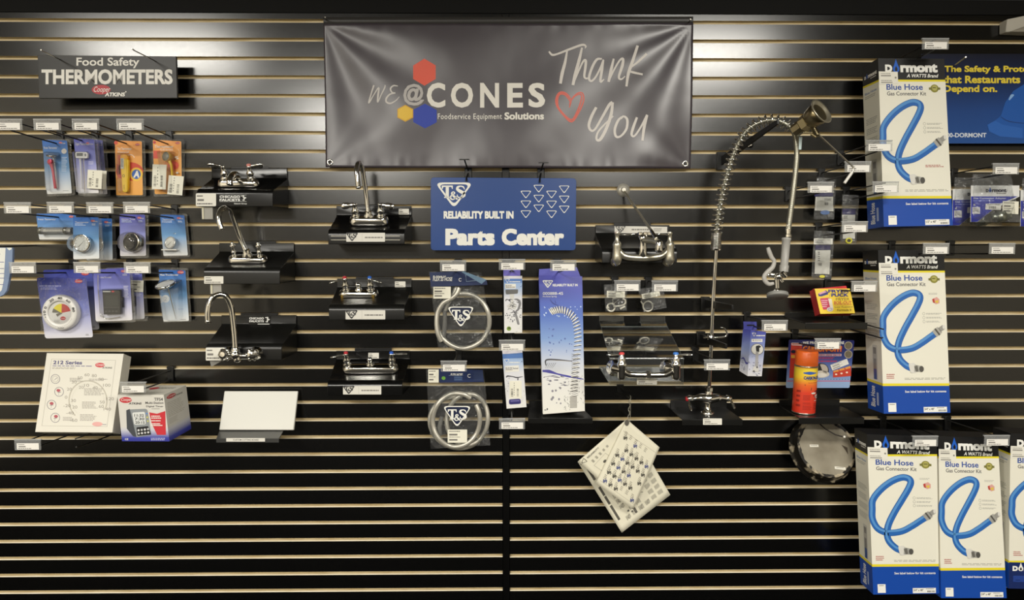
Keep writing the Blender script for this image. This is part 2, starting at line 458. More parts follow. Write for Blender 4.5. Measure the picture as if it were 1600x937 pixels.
for lx, ly, lab in [
    (14, 195, hk + 'in front of the red pocket thermometer pack, holder cut by photo edge'),
    (74.5, 195, hk + 'carrying the three violet digital thermometer packs in the top row'),
    (134.5, 195, hk + 'carrying the orange pack of the long yellow thermometer'),
    (204, 195, hk + 'carrying the orange pack with two white stickers'),
    (28, 325, hk + 'carrying the wide blue window thermometer card'),
    (95, 324.5, hk + 'carrying the clear bubble dial thermometer packs'),
    (156.5, 325, hk + 'carrying the violet pack of the black faced timer'),
    (214, 324.5, hk + 'carrying the blue oven thermometer pack'),
    (36, 418.5, hk + 'carrying the large white wall dial packs'),
    (136.5, 418, hk + 'carrying the cooking timer packs with black display'),
    (215, 418.5, hk + 'carrying the blue meat thermometer pack'),
    (44, 694.5, hk + 'under the white instrument box, with price holder'),
    (708, 415.5, hk + 'above the upper coiled hose bag'),
    (800, 413.5, hk + 'above the upper slim white box'),
    (709, 572, hk + 'above the lower coiled hose bag'),
    (800, 539.5, hk + 'above the lower slim box with cream sticker'),
    (800, 662, hk + 'left empty below the lower slim box'),
    (880, 415, hk + 'at the top of the tall blue spring box'),
    (980, 446.5, hk + 'carrying the small bag with a white key shape'),
    (1038.5, 447, hk + 'carrying the small bag with a ring'),
    (1120, 570, hk + 'beside the riser of the tall spring faucet'),
    (1210, 508.5, hk + 'carrying the small blue faucet part box'),
    (1282, 293, hk + 'left empty, holder before the small white bag'),
    (1340, 261, hk + 'carrying the small bag with violet header'),
    (1373, 228, hk + 'with holder in front of the upper gas hose box side'),
    (1383, 292.5, hk + 'carrying the narrow bag with a yellow ring'),
    (1335, 354.5, hk + 'carrying the tall narrow white bag'),
    (1350, 447.5, hk + 'carrying the yellow fryer tablet box'),
    (1293, 537, hk + 'at the left of the oven cleaner card'),
    (1461, 69, hk + 'carrying the upper gas hose box'),
    (1462, 388.5, hk + 'carrying the middle gas hose box'),
    (1565, 388.5, hk + 'left empty right of the middle gas hose box'),
    (1445, 689, hk + 'in front of the lower left gas hose box'),
    (1557, 688, hk + 'in front of the lower middle gas hose box'),
    (1571, 264, hk + 'carrying the clear gas fitting bags'),
]:
    hook(lx, ly, lab)
hook(208, 605, hk + 'carrying the white digital timer carton')
hook(1380, 521, hk + 'at the right of the oven cleaner card, without holder', holder=False)
hook(118, 692, hk + 'under the white instrument box, without holder', holder=False)
hook(1700, 300, hk + 'behind the fitting bag cut by the photo edge')
# ---------------------------------------------------------------- thermometer sign
def sign_rod(px, py, qx, qy, d, label, z=ZID):
    a = U(*z(px, py), d); e = U(*z(qx, qy), .02)
    t = thing('hook_rod', label, 'hook', (a.x, 0, a.z), 'bare metal rods holding the signs')
    b = MB(); b.tube([(e.x, 0.004, e.z), e, a + Vector((0, .02, -.002)), a], .0024, SATIN(), 8); b.build('rod', t)
    b = MB(); b.box((e.x, -.001, e.z), (.022, .01, .03), BLACKP()); b.build('bracket', t, bevel=.001)
z = Z(0, 0, 2.928)
t = thing('thermometer_sign', 'black hanging sign reading Food Safety THERMOMETERS above the thermometer packs', 'sign', U(167, 153, .06))
D1 = .085
b = MB(); b.slab([(58.5, 86), (61, 153.5), (277, 153), (275, 88)], D1, D1 - .012, P('#1c1b19', .42)); b.build('panel', t, bevel=.001)
p = PX(D1, z)
b = MB(); W1 = P('#efece4', .5)
b.text(p, 'Food Safety', 350, 263, 638, 312, W1, 1, .02)
b.text(p, 'THERMOMETERS', 190, 317, 790, 386, W1, 1, .035)
b.build('lettering', t)
b = MB(); b.disc(p, 463, 410, 43, 22, P('#b8323c', .5), 1); b.text(p, 'Cooper', 425, 396, 500, 428, W1, 2, .0, 1, 8)
b.text(p, 'ATKINS', 480, 423, 571, 441, W1, 2, .04, 1, 3); b.disc(p, 576, 420, 3, 3, W1, 2)
b.build('logo', t)
sign_rod(64, 78, 100, 96, .30, 'bare metal rod at the left of the thermometer sign')
sign_rod(206, 76, 250, 99, .30, 'bare metal rod at the right of the thermometer sign')

# ---------------------------------------------------------------- blister packs
BL = CLEAR('blister_plastic', '#f8f9fa', .025, .03, .10)
BLUE = [(0, '#e6e6e2'), (.12, '#d9dfe4'), (.5, '#6d9fd0'), (1, '#1f5fb4')]
VIOL = [(0, '#e3e1e0'), (.12, '#dcdae4'), (.55, '#8d92d2'), (1, '#4a4fb0')]
INDI = [(0, '#dcdbe0'), (.1, '#cfcfe0'), (.5, '#8088c8'), (1, '#2f3a9c')]
ORAN = [(0, '#f0ac50'), (.5, '#f2b05c'), (1, '#ee9a40')]
RED = lambda: P('#c2353d', .5)
def pack(name, label, cat, z, card, d, grad, shell=None, group=None, th=.006):
    """card: four corners tl,tr,br,bl; shell: clear outline behind it"""
    cs = [U(*z(*c), d) for c in card]
    t = thing(name, label, cat, ((cs[2].x + cs[3].x)/2, -d, min(cs[2].z, cs[3].z)), group)
    b = MB(); b.slab(rquad(*card, r=.05), d, d - .0012, GRAD(grad, .35), z, P('#dcdad4', .6))
    if shell:
        s = MB(); s.slab(rquad(*shell, r=.08), d - .0015, d - .0015 - th, BL, z); s.build('blister', t, bevel=.0008)
    return t, b, PX(d, z)
def logo(b, p, x, y, s, l=2):
    """small red oval maker's mark with white script"""
    b.disc(p, x, y, s, s*.5, RED(), l, 18); b.text(p, 'Cooper', x - s*.8, y - s*.3, x + s*.9, y + s*.32, WHITE(), l + 1, 0, 1, s*.15)
def bubble(t, z, pts, d0, d1, name='blister_bubble', ins=.12):
    cx = sum(q[0] for q in pts)/len(pts); cy = sum(q[1] for q in pts)/len(pts)
    a = [U(*z(*q), d0) for q in pts]; m = [U(cx + (q[0] - cx)*(1 - ins*.4), cy + (q[1] - cy)*(1 - ins*.4), 0) for q in pts]
    r1 = a
    cen = sum(a, Vector())/len(a)
    r2 = [Vector((cen.x + (q.x - cen.x)*.96, -d1 + .003, cen.z + (q.z - cen.z)*.96)) for q in a]
    r3 = [Vector((cen.x + (q.x - cen.x)*(1 - ins), -d1, cen.z + (q.z - cen.z)*(1 - ins))) for q in a]
    b = MB(); b.loft([r1, r2, r3], BL, False, False); b.add(r3, [tuple(range(len(r3)))], BL); b.build(name, t)
def sticker(t, z, x0, y0, x1, y1, d, rot=0, name='sticker', vert=True, c='#ece9d8'):
    b = MB(); cx, cy = (x0 + x1)/2, (y0 + y1)/2; a = math.radians(rot)
    f = lambda x, y: z(cx + (x - cx)*math.cos(a) - (y - cy)*math.sin(a), cy + (x - cx)*math.sin(a) + (y - cy)*math.cos(a))
    b.slab([(x0, y0), (x0, y1), (x1, y1), (x1, y0)], d, d - .0004, P(c, .55), f)
    p = PX(d, f); w, h = x1 - x0, y1 - y0
    if vert:
        b.bars(p, x0 + w*.12, y0 + h*.45, x0 + w*.3, y1 - h*.08, P('#55524c', .6), 1, 12, True)
        b.bars(p, x0 + w*.6, y0 + h*.45, x0 + w*.76, y1 - h*.08, P('#55524c', .6), 1, 12, True)
        b.lines(p, x0 + w*.36, y0 + h*.1, x0 + w*.42, y0 + h*.9, 6, INK(), 1)
    else:
        b.lines(p, x0 + w*.08, y0 + h*.1, x0 + w*.8, y0 + h*.25, 1, INK(), 1)
        b.rect(p, x0 + w*.08, y0 + h*.32, x0 + w*.5, y0 + h*.45, P('#77746e', .6), 1)
        b.rect(p, x0 + w*.08, y0 + h*.72, x0 + w*.5, y0 + h*.84, P('#77746e', .6), 1)
        b.lines(p, x0 + w*.08, y0 + h*.55, x0 + w*.8, y0 + h*.65, 1, INK(), 1)
    b.build(name, t)
G = 'carded thermometers of the top hook row'
# red pocket thermometer
z = Z(50, 205, 8.923)
t, b, p = pack('thermometer_pack', 'blue card pack with a red pocket thermometer, leftmost in the top row', 'thermometer', z, [(140, 118), (488, 130), (556, 865), (210, 875)], .034, BLUE, [(132, 103), (530, 103), (600, 892), (203, 908)], G)
b.text(p, 'Pocket Thermometer', 165, 214, 352, 246, WHITE(), 1); b.disc(p, 447, 278, 36, 36, P('#e9e4df'), 1); b.lines(p, 412, 360, 492, 570, 10, P('#c9d8ea'), 1)
logo(b, p, 400, 160, 26); b.text(p, 'ATKINS', 412, 160, 466, 178, WHITE(), 3); b.lines(p, 430, 826, 525, 838, 1, INK(), 1)
b.build('card', t)
b = MB(); q = lambda x, y, d: U(*z(x, y), d); RD = P('#c8374f', .3)
b.tube(cr([q(268, 455, .05), q(290, 540, .05), q(308, 660, .05), q(326, 798, .045)], 5), [.0075, .0055, .0050, .0052, .0052], RD, 12)
b.lathe(q(258, 428, .05) + Vector((0, .006, 0)), (0, -1, 0), [(0, .004), (0, .0115), (.010, .0115), (.014, .008), (.014, .001)], RD, 20)
b.ball(q(258, 415, .066), .006, P('#d8506a', .2), sc=(1, .4, 1.5)); b.build('sheath', t)
b = MB(); b.lathe(q(285, 338, .05), (.1, -.35, 1), [(-.002, .002), (-.002, .021), (.002, .0225), (.004, .021), (.004, .001)], CHROME(), 24)
b.tube([q(290, 345, .05), q(335, 560, .046), q(352, 790, .044)], .0016, CHROME(), 8); b.build('dial_probe', t)
bubble(t, z, rquad((205, 280), (395, 290), (410, 835), (240, 845), .2), .035, .062)
# violet digital packs, three behind one another
for i, (dx, dd, lab) in enumerate([(0, .098, 'violet card pack with a white digital thermometer, frontmost of its three'), (60, .070, 'violet card pack behind the white digital thermometer, second of its three'), (118, .042, 'violet card pack behind the white digital thermometer, nearest the wall')]):
    f = (lambda dx: lambda x, y: z(x + dx, y + dx*.12))(dx)
    t, b, p = pack('thermometer_pack', lab, 'thermometer', f, [(582, 100), (866, 112), (930, 862), (650, 868)], dd, VIOL, [(577, 88), (905, 92), (968, 890), (645, 900)], G)
    b.text(p, 'Digital Thermometer', 605, 158, 800, 205, WHITE(), 1); logo(b, p, 778, 165, 22); b.text(p, 'ATKINS', 795, 170, 858, 190, WHITE(), 3)
    b.lines(p, 790, 420, 862, 470, 3, P('#d9d9ee'), 1)
    b.build('card', t)
    if i < 2: sticker(t, f, 770, 540, 975, 800, dd + .012, 3)
    b = MB(); q2 = lambda x, y, d: U(*f(x, y), d)
    b.slab(rquad((600, 285), (772, 290), (775, 378), (603, 375), .3), dd + .018, dd + .006, P('#dddcdc', .3), f)
    p2 = PX(dd + .018, f); b.rect(p2, 622, 303, 710, 345, P('#6b6e70', .2), 1); b.disc(p2, 745, 330, 14, 20, P('#8a8d90'), 1)
    b.build('display_head', t, bevel=.001)
    b = MB(); b.tube([q2(672, 380, dd + .012), q2(700, 800, dd + .01)], [.0035, .003], P('#d6d5da', .3), 10)
    b.tube([q2(722, 380, dd + .012), q2(738, 850, dd + .01)], .0014, CHROME(), 8); b.build('probe', t)
    bubble(t, f, rquad((588, 275), (785, 280), (800, 860), (650, 865), .12), dd + .001, dd + .0195)
# yellow digital stick
z = Z(170, 205, 8.923)
ORD = lambda: P('#d9533f', .5)
t, b, p = pack('thermometer_pack', 'orange pack with a long yellow stick thermometer and round A badge', 'thermometer', z, [(85, 128), (460, 140), (475, 890), (105, 893)], .03, ORAN, [(78, 115), (498, 118), (516, 908), (92, 915)], G)
b.disc(p, 290, 560, 190, 130, ORD(), 1); b.rect(p, 110, 330, 160, 600, P('#e06a48'), 1); b.disc(p, 385, 600, 90, 95, P('#f3c545'), 2); b.disc(p, 385, 600, 62, 66, P('#2e62b4'), 3)
b.text(p, 'A', 345, 550, 428, 648, WHITE(), 4, .05, 1, 12); b.text(p, 'Test Thermometer', 120, 225, 320, 262, WHITE(), 1, .01); b.text(p, 'Waterproof', 120, 275, 280, 312, WHITE(), 1)
logo(b, p, 400, 185, 32); b.disc(p, 100, 160, 26, 26, ORD(), 1); b.ring(p, 300, 370, 60, 50, 12, P('#f7dcc0'), 1, 16, 0, 140)
b.build('card', t)
b = MB(); YL = P('#eec62a', .3)
b.slab(rquad((158, 385), (272, 385), (262, 850), (192, 850), .4), .05, .034, YL, z); b.slab(rquad((165, 322), (258, 322), (272, 400), (158, 400), .45), .049, .034, P('#e9a522', .3), z)
b.build('thermometer_body', t, bevel=.003, seg=3)
b = MB(); p2 = PX(.0502, z); b.rect(p2, 165, 375, 208, 522, P('#cfd2cf', .3), 1); b.lines(p2, 172, 385, 202, 500, 6, P('#55585a'), 2); b.ring(p2, 205, 620, 17, 20, 6, P('#6b5a20'), 1); b.lines(p2, 205, 750, 222, 815, 5, P('#8a6f1c'), 1); b.build('display', t)
bubble(t, z, rquad((140, 300), (290, 300), (300, 870), (165, 872), .2), .031, .058)
# orange with yellow dial head
t, b, p = pack('thermometer_pack', 'orange pack with grey faced yellow thermometer and two white stickers', 'thermometer', z, [(613, 118), (1010, 140), (1018, 870), (640, 875)], .02, ORAN, [(590, 95), (1048, 108), (1062, 905), (620, 912)], G)
b.rect(p, 622, 270, 720, 380, ORD(), 1); b.disc(p, 880, 470, 105, 100, P('#e58c3c'), 1); b.disc(p, 900, 475, 75, 60, ORD(), 2); b.text(p, 'Thermometer', 640, 192, 900, 235, WHITE(), 1, .01); b.text(p, 'Infrared', 720, 240, 890, 268, WHITE(), 1)
logo(b, p, 960, 165, 32); b.disc(p, 638, 155, 20, 18, RED(), 1); b.ring(p, 960, 300, 28, 50, 8, P('#f6cf9a'), 1, 12, -90, 90); b.text(p, '5', 915, 350, 975, 392, WHITE(), 1, .02)
b.build('card', t)
b = MB()
b.lathe(U(*z(800, 350), .045), (-.35, -.9, .1), [(-.024, .006), (-.018, .0195), (-.002, .0215), (.002, .0205)], P('#dba52e', .3), 24)
b.tube([U(*z(835, 400), .04), U(*z(872, 470), .04), U(*z(880, 560), .036), U(*z(885, 620), .036)], [.007, .006, .0045, .005], YL, 12); b.build('thermometer_body', t)
b = MB(); o = U(*z(800, 350), .045); ax = Vector((-.35, -.9, .1)).normalized(); b.lathe(o + ax*.0022, ax, [(0, .0005), (0, .0185), (.0006, .0185), (.0006, .0005)], P('#8f8d80', .3), 20); b.build('dial_face', t)
b = MB(); b.ball(U(*z(955, 580), .03), .005, P('#d8d4cc', .2), sc=(1.2, .7, .8)); b.build('battery', t)
bubble(t, z, rquad((715, 280), (925, 280), (930, 860), (800, 865), .2), .021, .055)
sticker(t, z, 605, 462, 800, 808, .052, 2, 'sticker', True); sticker(t, z, 825, 620, 1035, 885, .05, 5, 'sticker')

# ---- second hook row
G = 'carded thermometers of the second hook row'
z = Z(50, 310, 9.369)
t, b, p = pack('thermometer_pack', 'wide blue card with a clear tube thermometer lying across it', 'thermometer', z, [(58, 222), (640, 222), (650, 598), (106, 600)], .07, [(0, '#e4e3de'), (.25, '#d3dce6'), (.45, '#6fa0d8'), (1, '#2a6cc0')], [(54, 215), (645, 215), (655, 612), (100, 618)], G)
b.text(p, 'Freezer Thermometer', 88, 290, 348, 318, WHITE(), 1); logo(b, p, 575, 265, 34); b.build('card', t)
b = MB(); a, e = U(*z(110, 468), .09), U(*z(590, 468), .09)
b.tube([a, e], .0135, CLEAR('tube_plastic', '#e6e8e6', .25, .1, .08), 16); b.build('tube', t)
b = MB(); b.box((a + e)/2, ((e - a).length*.85, .002, .012), P('#e6e3d8', .4)); p2 = PX(.0912, z); b.lines(p2, 200, 450, 460, 490, 2, INK(), 1); b.build('scale', t)
for x in (135, 500):
    b = MB(); c = U(*z(x, 470), .09); b.lathe(c - Vector((.006, 0, 0)), (1, 0, 0), [(0, .010), (0, .0152), (.012, .0152), (.012, .010)], P('#9a9a92', .25, .6), 20, True, True); b.build('clip', t)
def dialpack(label, f, card, shell, d, grad, cx, cy, r, dep, rim, face, ptr=True, tilt=(-.12, -1, .0), group=G, dd=.012, txt='Thermometer'):
    t, b, p = pack('thermometer_pack', label, 'thermometer', f, card, d, grad, shell, group)
    (x0, y0), (x1, y1) = card[0], card[1]; w = x1 - x0; hh = card[3][1] - y0
    b.text(p, txt, x0 + w*.08, y0 + hh*.10, x0 + w*.62, y0 + hh*.135, WHITE(), 1); b.lines(p, x0 + w*.08, y0 + hh*.15, x0 + w*.5, y0 + hh*.21, 2, P('#c8d6ee'), 1)
    logo(b, p, x0 + w*.78, y0 + hh*.085, w*.085); b.text(p, 'ATKINS', x0 + w*.8, y0 + hh*.085, x0 + w*.96, y0 + hh*.115, WHITE(), 3); b.lines(p, x0 + w*.74, y0 + hh*.15, x0 + w*.92, y0 + hh*.2, 2, P('#d8e2f0'), 1)
    b.build('card', t)
    ax = Vector(tilt).normalized(); o = U(*f(cx, cy), d + dep)
    b = MB(); b.lathe(o - ax*dd, ax, [(0, r*.7), (0, r*.96), (dd*.7, r), (dd, r*.98), (dd, r*.84), (dd - .002, r*.82)], rim, 28, True, False); b.build('dial_case', t)
    b = MB(); b.lathe(o - ax*.0025, ax, [(0, .0003), (0, r*.83)], face, 28, False, False)
    if ptr:
        s = Vector((1, 0, 0)); s = (s - ax*s.dot(ax)).normalized(); u = ax.cross(s); u = u if u.z > 0 else -u
        pp = lambda x, y, l=1: o + s*x + u*y + ax*(-.0022 + .0003*l)
        for k in range(12):
            an = 2*PI*k/12; b.rect(pp, 0, 0, 0, 0, INK(), 1) if False else b.poly(pp, [(math.cos(an)*r*.62, math.sin(an)*r*.62), (math.cos(an + .07)*r*.62, math.sin(an + .07)*r*.62), (math.cos(an + .07)*r*.74, math.sin(an + .07)*r*.74), (math.cos(an)*r*.74, math.sin(an)*r*.74)], INK(), 1)
        b.poly(pp, [(-r*.45, -r*.4), (-r*.4, -r*.45), (r*.42, r*.36)], P('#4a4843'), 2)
    b.build('dial_face', t)
    return t
CARD = [(600, 275), (975, 275), (985, 878), (605, 890)]; SH = [(598, 262), (1010, 280), (1040, 898), (602, 908)]
fb = lambda x, y: z(x + 195, y + 18)
dialpack('blue card pack half hidden behind the bubble dial thermometer', fb, CARD, SH, .07, BLUE, 730, 650, .034, .022, CHROME(), P('#b9bdbb', .3))
t = dialpack('blue card pack with round glass dial thermometer in a clear bubble', z, CARD, SH, .136, BLUE, 720, 655, .036, .026, CHROME(), P('#cfd0cb', .3))
bubble(t, z, [(705 + 130*math.cos(k*PI/12), 655 - 128*math.sin(k*PI/12)) for k in range(24)], .137, .172, ins=.2)
z = Z(170, 310, 9.369)
t = dialpack('violet card pack with round black faced timer under a bubble', z, [(158, 230), (530, 238), (545, 838), (165, 842)], [(150, 215), (575, 225), (583, 868), (162, 878)], .062, VIOL, 320, 635, .040, .034, SATIN(), P('#1c1b1a', .08), False, (-.3, -1, .05), dd=.03, txt='Kitchen Timer')
b = MB(); b.ball(U(*z(300, 640), .096), .025, P('#161615', .06), 18, 10, (1, .35, 1)); b.build('glass', t)
bubble(t, z, [(350 + 150*math.cos(k*PI/12), 640 - 155*math.sin(k*PI/12)) for k in range(24)], .063, .11, ins=.25)
t = dialpack('blue card pack with small oven thermometer on a white foot', z, [(750, 235), (1105, 245), (1158, 832), (800, 838)], [(747, 218), (1140, 220), (1192, 855), (797, 866)], .024, BLUE, 890, 645, .027, .024, P('#d8d8d4', .25, .5), P('#e6e6e0', .3), True, (-.35, -1, .25), dd=.008)
b = MB(); b.slab([(770, 742), (770, 758), (995, 758), (985, 742)], .05, .03, P('#e6e6e2', .3, .3), z); b.tube([U(*z(940, 520), .04), U(*z(955, 505), .04), U(*z(985, 520), .04)], .001, CHROME(), 6); b.build('foot', t)

# ---- third hook row
G = 'carded thermometers of the third hook row'
z = Z(50, 410, 7.808)
def wall_dial(label, f, d, full):
    t, b, p = pack('thermometer_pack', label, 'thermometer', f, [(55, 185), (655, 175), (745, 912), (160, 925)], d, INDI, None, G)
    b.lines(p, 90, 280, 400, 292, 1, P('#b9bde6'), 1, .9); b.lines(p, 110, 305, 300, 335, 2, P('#b9bde6'), 1)
    logo(b, p, 570, 228, 48); b.lines(p, 655, 872, 695, 895, 2, INK(), 1); b.build('card', t)
    o = U(*f(332, 612), d + .028); ax = Vector((-.05, -1, 0.02)).normalized(); R = .0615; s = mpp(d + .028)/7.808
    R = 210*s
    b = MB(); b.lathe(o + Vector((0, .028, 0)) , (0, -1, 0), [(0, R*1.02), (.012, R*1.05), (.024, R*1.0), (.028, R*.985), (.028, R*.68), (.022, R*.66)], P('#e4e2dd', .3), 40, True, False); b.build('dial_case', t)
    if not full: return t
    pc = PX(d + .0285, f)
    b = MB()
    for s_, a in (('-10', 186), ('0', 160), ('20', 122), ('40', 88), ('60', 52), ('80', 12)):
        aa = math.radians(a); cx, cy = 332 + 178*math.cos(aa), 612 - 178*math.sin(aa)
        vs, fs = text_tris(s_, .03); wd = 30*len(s_); hh = 30; th = PI/2 - aa
        out = []
        for u, v in vs:
            x, y = (u - .5)*wd, (v - .5)*hh
            out.append(pc(cx + x*math.cos(th) - y*math.sin(th), cy + x*math.sin(th) + y*math.cos(th), 1))
        b.add(out, fs, P('#2b2a2a', .5))
    for a in range(200, 340, 7): aa = math.radians(a); b.rect(pc, 332 + 170*math.cos(aa) - 3, 612 - 170*math.sin(aa) - 3, 332 + 170*math.cos(aa) + 4, 612 - 170*math.sin(aa) + 3, P('#8b8a88'), 1)
    b.text(pc, 'NSF', 318, 792, 392, 805, P('#4a4a4a'), 1, .02)
    b.build('numerals', t)
    pf = PX(d + .0225, f)
    b = MB(); b.disc(pf, 340, 615, 140, 140, P('#dcdad6', .35), 0); b.disc(pf, 360, 615, 112, 112, P('#dfd126', .4), 1, 20, 88, 150); b.disc(pf, 360, 615, 112, 112, P('#b63a38', .4), 1, 20, 12, 88); b.disc(pf, 360, 615, 112, 112, P('#6a675e', .4), 1, 8, 150, 178)
    b.disc(pf, 378, 680, 34, 22, RED(), 1); b.text(pf, 'Cooper', 350, 670, 408, 692, WHITE(), 2); b.lines(pf, 270, 700, 350, 740, 4, P('#a9a7a2'), 1)
    b.stroke(pf, [(302, 645), (332, 628), (370, 620)], [36, 26, 8], P('#6b665c', .4), 3, 3); b.build('dial_face', t)
    b = MB(); b.lathe(o + Vector((0, .003, 0)), (0, -1, 0), [(0, R*.7), (.003, R*.55), (.0045, R*.001)], BL, 32, True, False); b.build('lens', t)
    bag = CLEAR('pack_film', '#fbfbfc', .01, .0, .12, .5, 30, .25)
    b = MB(); b.slab(rquad((60, 190), (652, 182), (705, 640), (115, 860), .05), d + .008, d + .007, bag, f); b.build('film', t)
    return t
wall_dial('violet card pack with white dial edge, behind the large wall dial pack', lambda x, y: z(x + 78, y - 95), .05, False)
wall_dial('large white wall dial thermometer with yellow and red zones on violet card', z, .12, True)
z = Z(140, 405, 8.923)
for i, (dx, d, lab) in enumerate([(170, .06, 'violet card pack mostly hidden behind the probe timer pack'), (0, .12, 'violet card pack with black probe timer and bent steel probe')]):
    f = (lambda dx: lambda x, y: z(x + dx, y - dx*.1))(dx)
    t, b, p = pack('thermometer_pack', lab, 'thermometer', f, [(48, 142), (555, 128), (598, 848), (85, 865)], d, VIOL, [(44, 128), (585, 120), (645, 880), (82, 888)], G)
    b.text(p, 'Cooking Thermometer', 145, 240, 305, 268, WHITE(), 1); logo(b, p, 470, 165, 34); b.lines(p, 460, 205, 525, 235, 2, P('#e0e2f4'), 1); b.lines(p, 475, 370, 550, 540, 8, P('#dcdcee'), 1, .5)
    b.build('card', t)
    b = MB(); b.slab([(175, 432), (195, 770), (432, 760), (425, 425)], d + .02, d + .004, P('#131412', .4), f); b.slab([(408, 530), (415, 675), (465, 670), (458, 525)], d + .016, d + .004, P('#1e1f1d', .35), f); b.build('timer_body', t, bevel=.002)
    b = MB(); p2 = PX(d + .0202, f); b.rect(p2, 215, 505, 395, 650, P('#2a2c27', .4), 1); b.rect(p2, 185, 440, 292, 457, P('#b9bab5'), 1); b.disc(p2, 325, 448, 22, 12, RED(), 1); b.rect(p2, 195, 665, 410, 672, P('#55564f'), 1)
    b.stroke(p2, [(235, 530), (375, 530)], 8, P('#23251f'), 2, 1); b.stroke(p2, [(305, 520), (305, 640)], 6, P('#23251f'), 2, 1)
    for k in range(4): b.rect(p2, 215 + k*48, 715, 245 + k*48, 735, P('#4a4b46'), 1)
    b.build('display', t)
    b = MB(); b.tube(cr([U(*f(x, y), d + .008) for x, y in [(118, 215), (120, 420), (140, 650), (150, 760), (205, 815), (300, 825), (430, 800)]], 5), .0016, CHROME(), 8); b.build('probe', t)
    bubble(t, f, rquad((95, 190), (480, 420), (490, 800), (110, 845), .1) if False else rquad((160, 410), (480, 405), (490, 800), (180, 810), .1), d + .001, d + .025)
    if i == 0: sticker(t, f, 400, 310, 580, 470, d + .006, 2, 'sticker', False)
t, b, p = pack('thermometer_pack', 'blue card pack with a steel meat thermometer stem, rightmost in the third row', 'thermometer', z, [(962, 142), (1335, 155), (1385, 858), (1030, 868)], .03, BLUE, [(955, 115), (1370, 118), (1418, 868), (1020, 885)], G)
b.text(p, 'Meat Thermometer', 985, 203, 1240, 228, WHITE(), 1, .015); logo(b, p, 1270, 180, 46); b.disc(p, 1060, 550, 54, 54, P('#d9dcde'), 1); b.text(p, '2', 1040, 525, 1080, 578, P('#a8acb0'), 2); b.lines(p, 1010, 440, 1090, 462, 1, P('#9cc0ec'), 1); b.lines(p, 1265, 835, 1360, 850, 1, INK(), 1); b.lines(p, 1235, 690, 1340, 705, 1, P('#7c9cc8'), 1)
b.build('card', t)
b = MB(); o = U(*z(1060, 355), .075); ax = Vector((-.16, -.42, 1)).normalized()
b.lathe(o, ax, [(-.010, .004), (-.006, .036), (.001, .042), (.006, .0415), (.006, .036), (.004, .035)], CHROME(), 30, True, False); b.lathe(o + ax*.0045, ax, [(0, .0003), (0, .0355)], P('#d5d5cf', .25), 24, False, False); b.build('dial_head', t)
b = MB(); b.tube([U(*z(1095, 395), .05), U(*z(1150, 620), .044), U(*z(1205, 835), .036)], [.0026, .0022, .0006], SATIN(), 10); b.build('stem', t)
b = MB(); b.tube([U(*z(1190, 340), .05), U(*z(1285, 288), .04)], .0012, CHROME(), 6); b.build('clip', t)
bubble(t, z, rquad((985, 280), (1290, 275), (1300, 845), (1060, 850), .2), .031, .06)
# far left: part of a white and blue hanging pack
z = Z(0, 380, 10.41)
b = MB(); d = .27
t = thing('recipe_pad', 'white ruled pad with rounded blue-grey border, cut by the left photo edge', 'pad', U(-20, 462, d))
b.slab([(-420, 70), (-420, 870), (0, 868), (60, 840), (110, 770), (140, 620), (165, 480), (200, 300), (205, 90), (190, 68)], d, d - .012, P('#7d8fae', .4), z); b.build('board', t, bevel=.0015)
b = MB(); p = PX(d, z); b.poly(p, [(-400, 72), (-400, 800), (0, 790), (30, 760), (62, 600), (80, 300), (92, 72)], P('#e4e5df', .5), 1); b.poly(p, [(108, 72), (150, 115), (192, 92), (188, 70)], P('#e6e8de'), 1)
for y in (300, 405, 485, 560, 665): b.rect(p, -400, y, 68, y + 10, P('#6b6f9c'), 2)
b.lines(p, -300, 150, 45, 190, 2, P('#9a9aa8'), 2); b.build('paper', t)
b = MB(); b.tube([(U(-20, 390, d).x, -.0, U(-20, 395, d).z + .03), (U(-20, 390, d).x, -d + .004, U(-20, 388, d).z + .004)], .003, BLACKP(), 8); b.build('hanger', t)
# ---------------------------------------------------------------- white boxes at lower left
def quad_d(px4, d4):
    return [U(*p, d) for p, d in zip(px4, d4)]
def carton(t, front, thick, mats, name='carton', bevel=.0006, flat_back=True):
    """front: four world corners tl tr br bl; mats: front, left, right, top, bottom, back"""
    tl, tr, br, bl = front
    n = (tr - tl).cross(bl - tl).normalized()
    if n.y > 0: n = -n
    off = -n*thick
    k = [p + off for p in front]
    b = MB()
    b.add([tl, bl, br, tr], [(0, 1, 2, 3)], mats[0]); b.add([tl, k[0], k[3], bl], [(0, 1, 2, 3)], mats[1])
    b.add([tr, br, k[2], k[1]], [(0, 1, 2, 3)], mats[2]); b.add([tl, tr, k[1], k[0]], [(0, 1, 2, 3)], mats[3])
    b.add([bl, k[3], k[2], br], [(0, 1, 2, 3)], mats[4]); b.add([k[0], k[1], k[2], k[3]], [(0, 1, 2, 3)], mats[5])
    return b, QUAD(tl, tr, br, bl), QUAD(k[0], tl, bl, k[3]), QUAD(tr, k[1], k[2], br), QUAD(k[0], k[1], tr, tl)
WB = lambda: P('#d8d4c8', .5)
z = Z(0, 520, 4.684)
fr = quad_d([z(343, 147), z(905, 152), z(822, 728), z(258, 724)], [.135, .135, .25, .25])
t = thing('instrument_box', 'white box printed with a round dial diagram, leaning back above two black hooks', 'box', (fr[3] + fr[2])/2)
b, f, fl, frt, ft = carton(t, fr, .06, [WB()]*6)
GR = lambda: P('#98928a', .6)
def fz(x, y):   # zoomed photo scale onto the face
    v = (y - 150)/577.0; xl = 343 - 85*v; return (x - xl)/(563.0), v
def fp(x, y, l=1): return f(*fz(x, y), l)
b.stroke(fp, [(378, 195), (848, 200), (782, 685), (306, 683)], 2.5, GR(), 1, 1, True)
NV = P('#4a4675', .5)
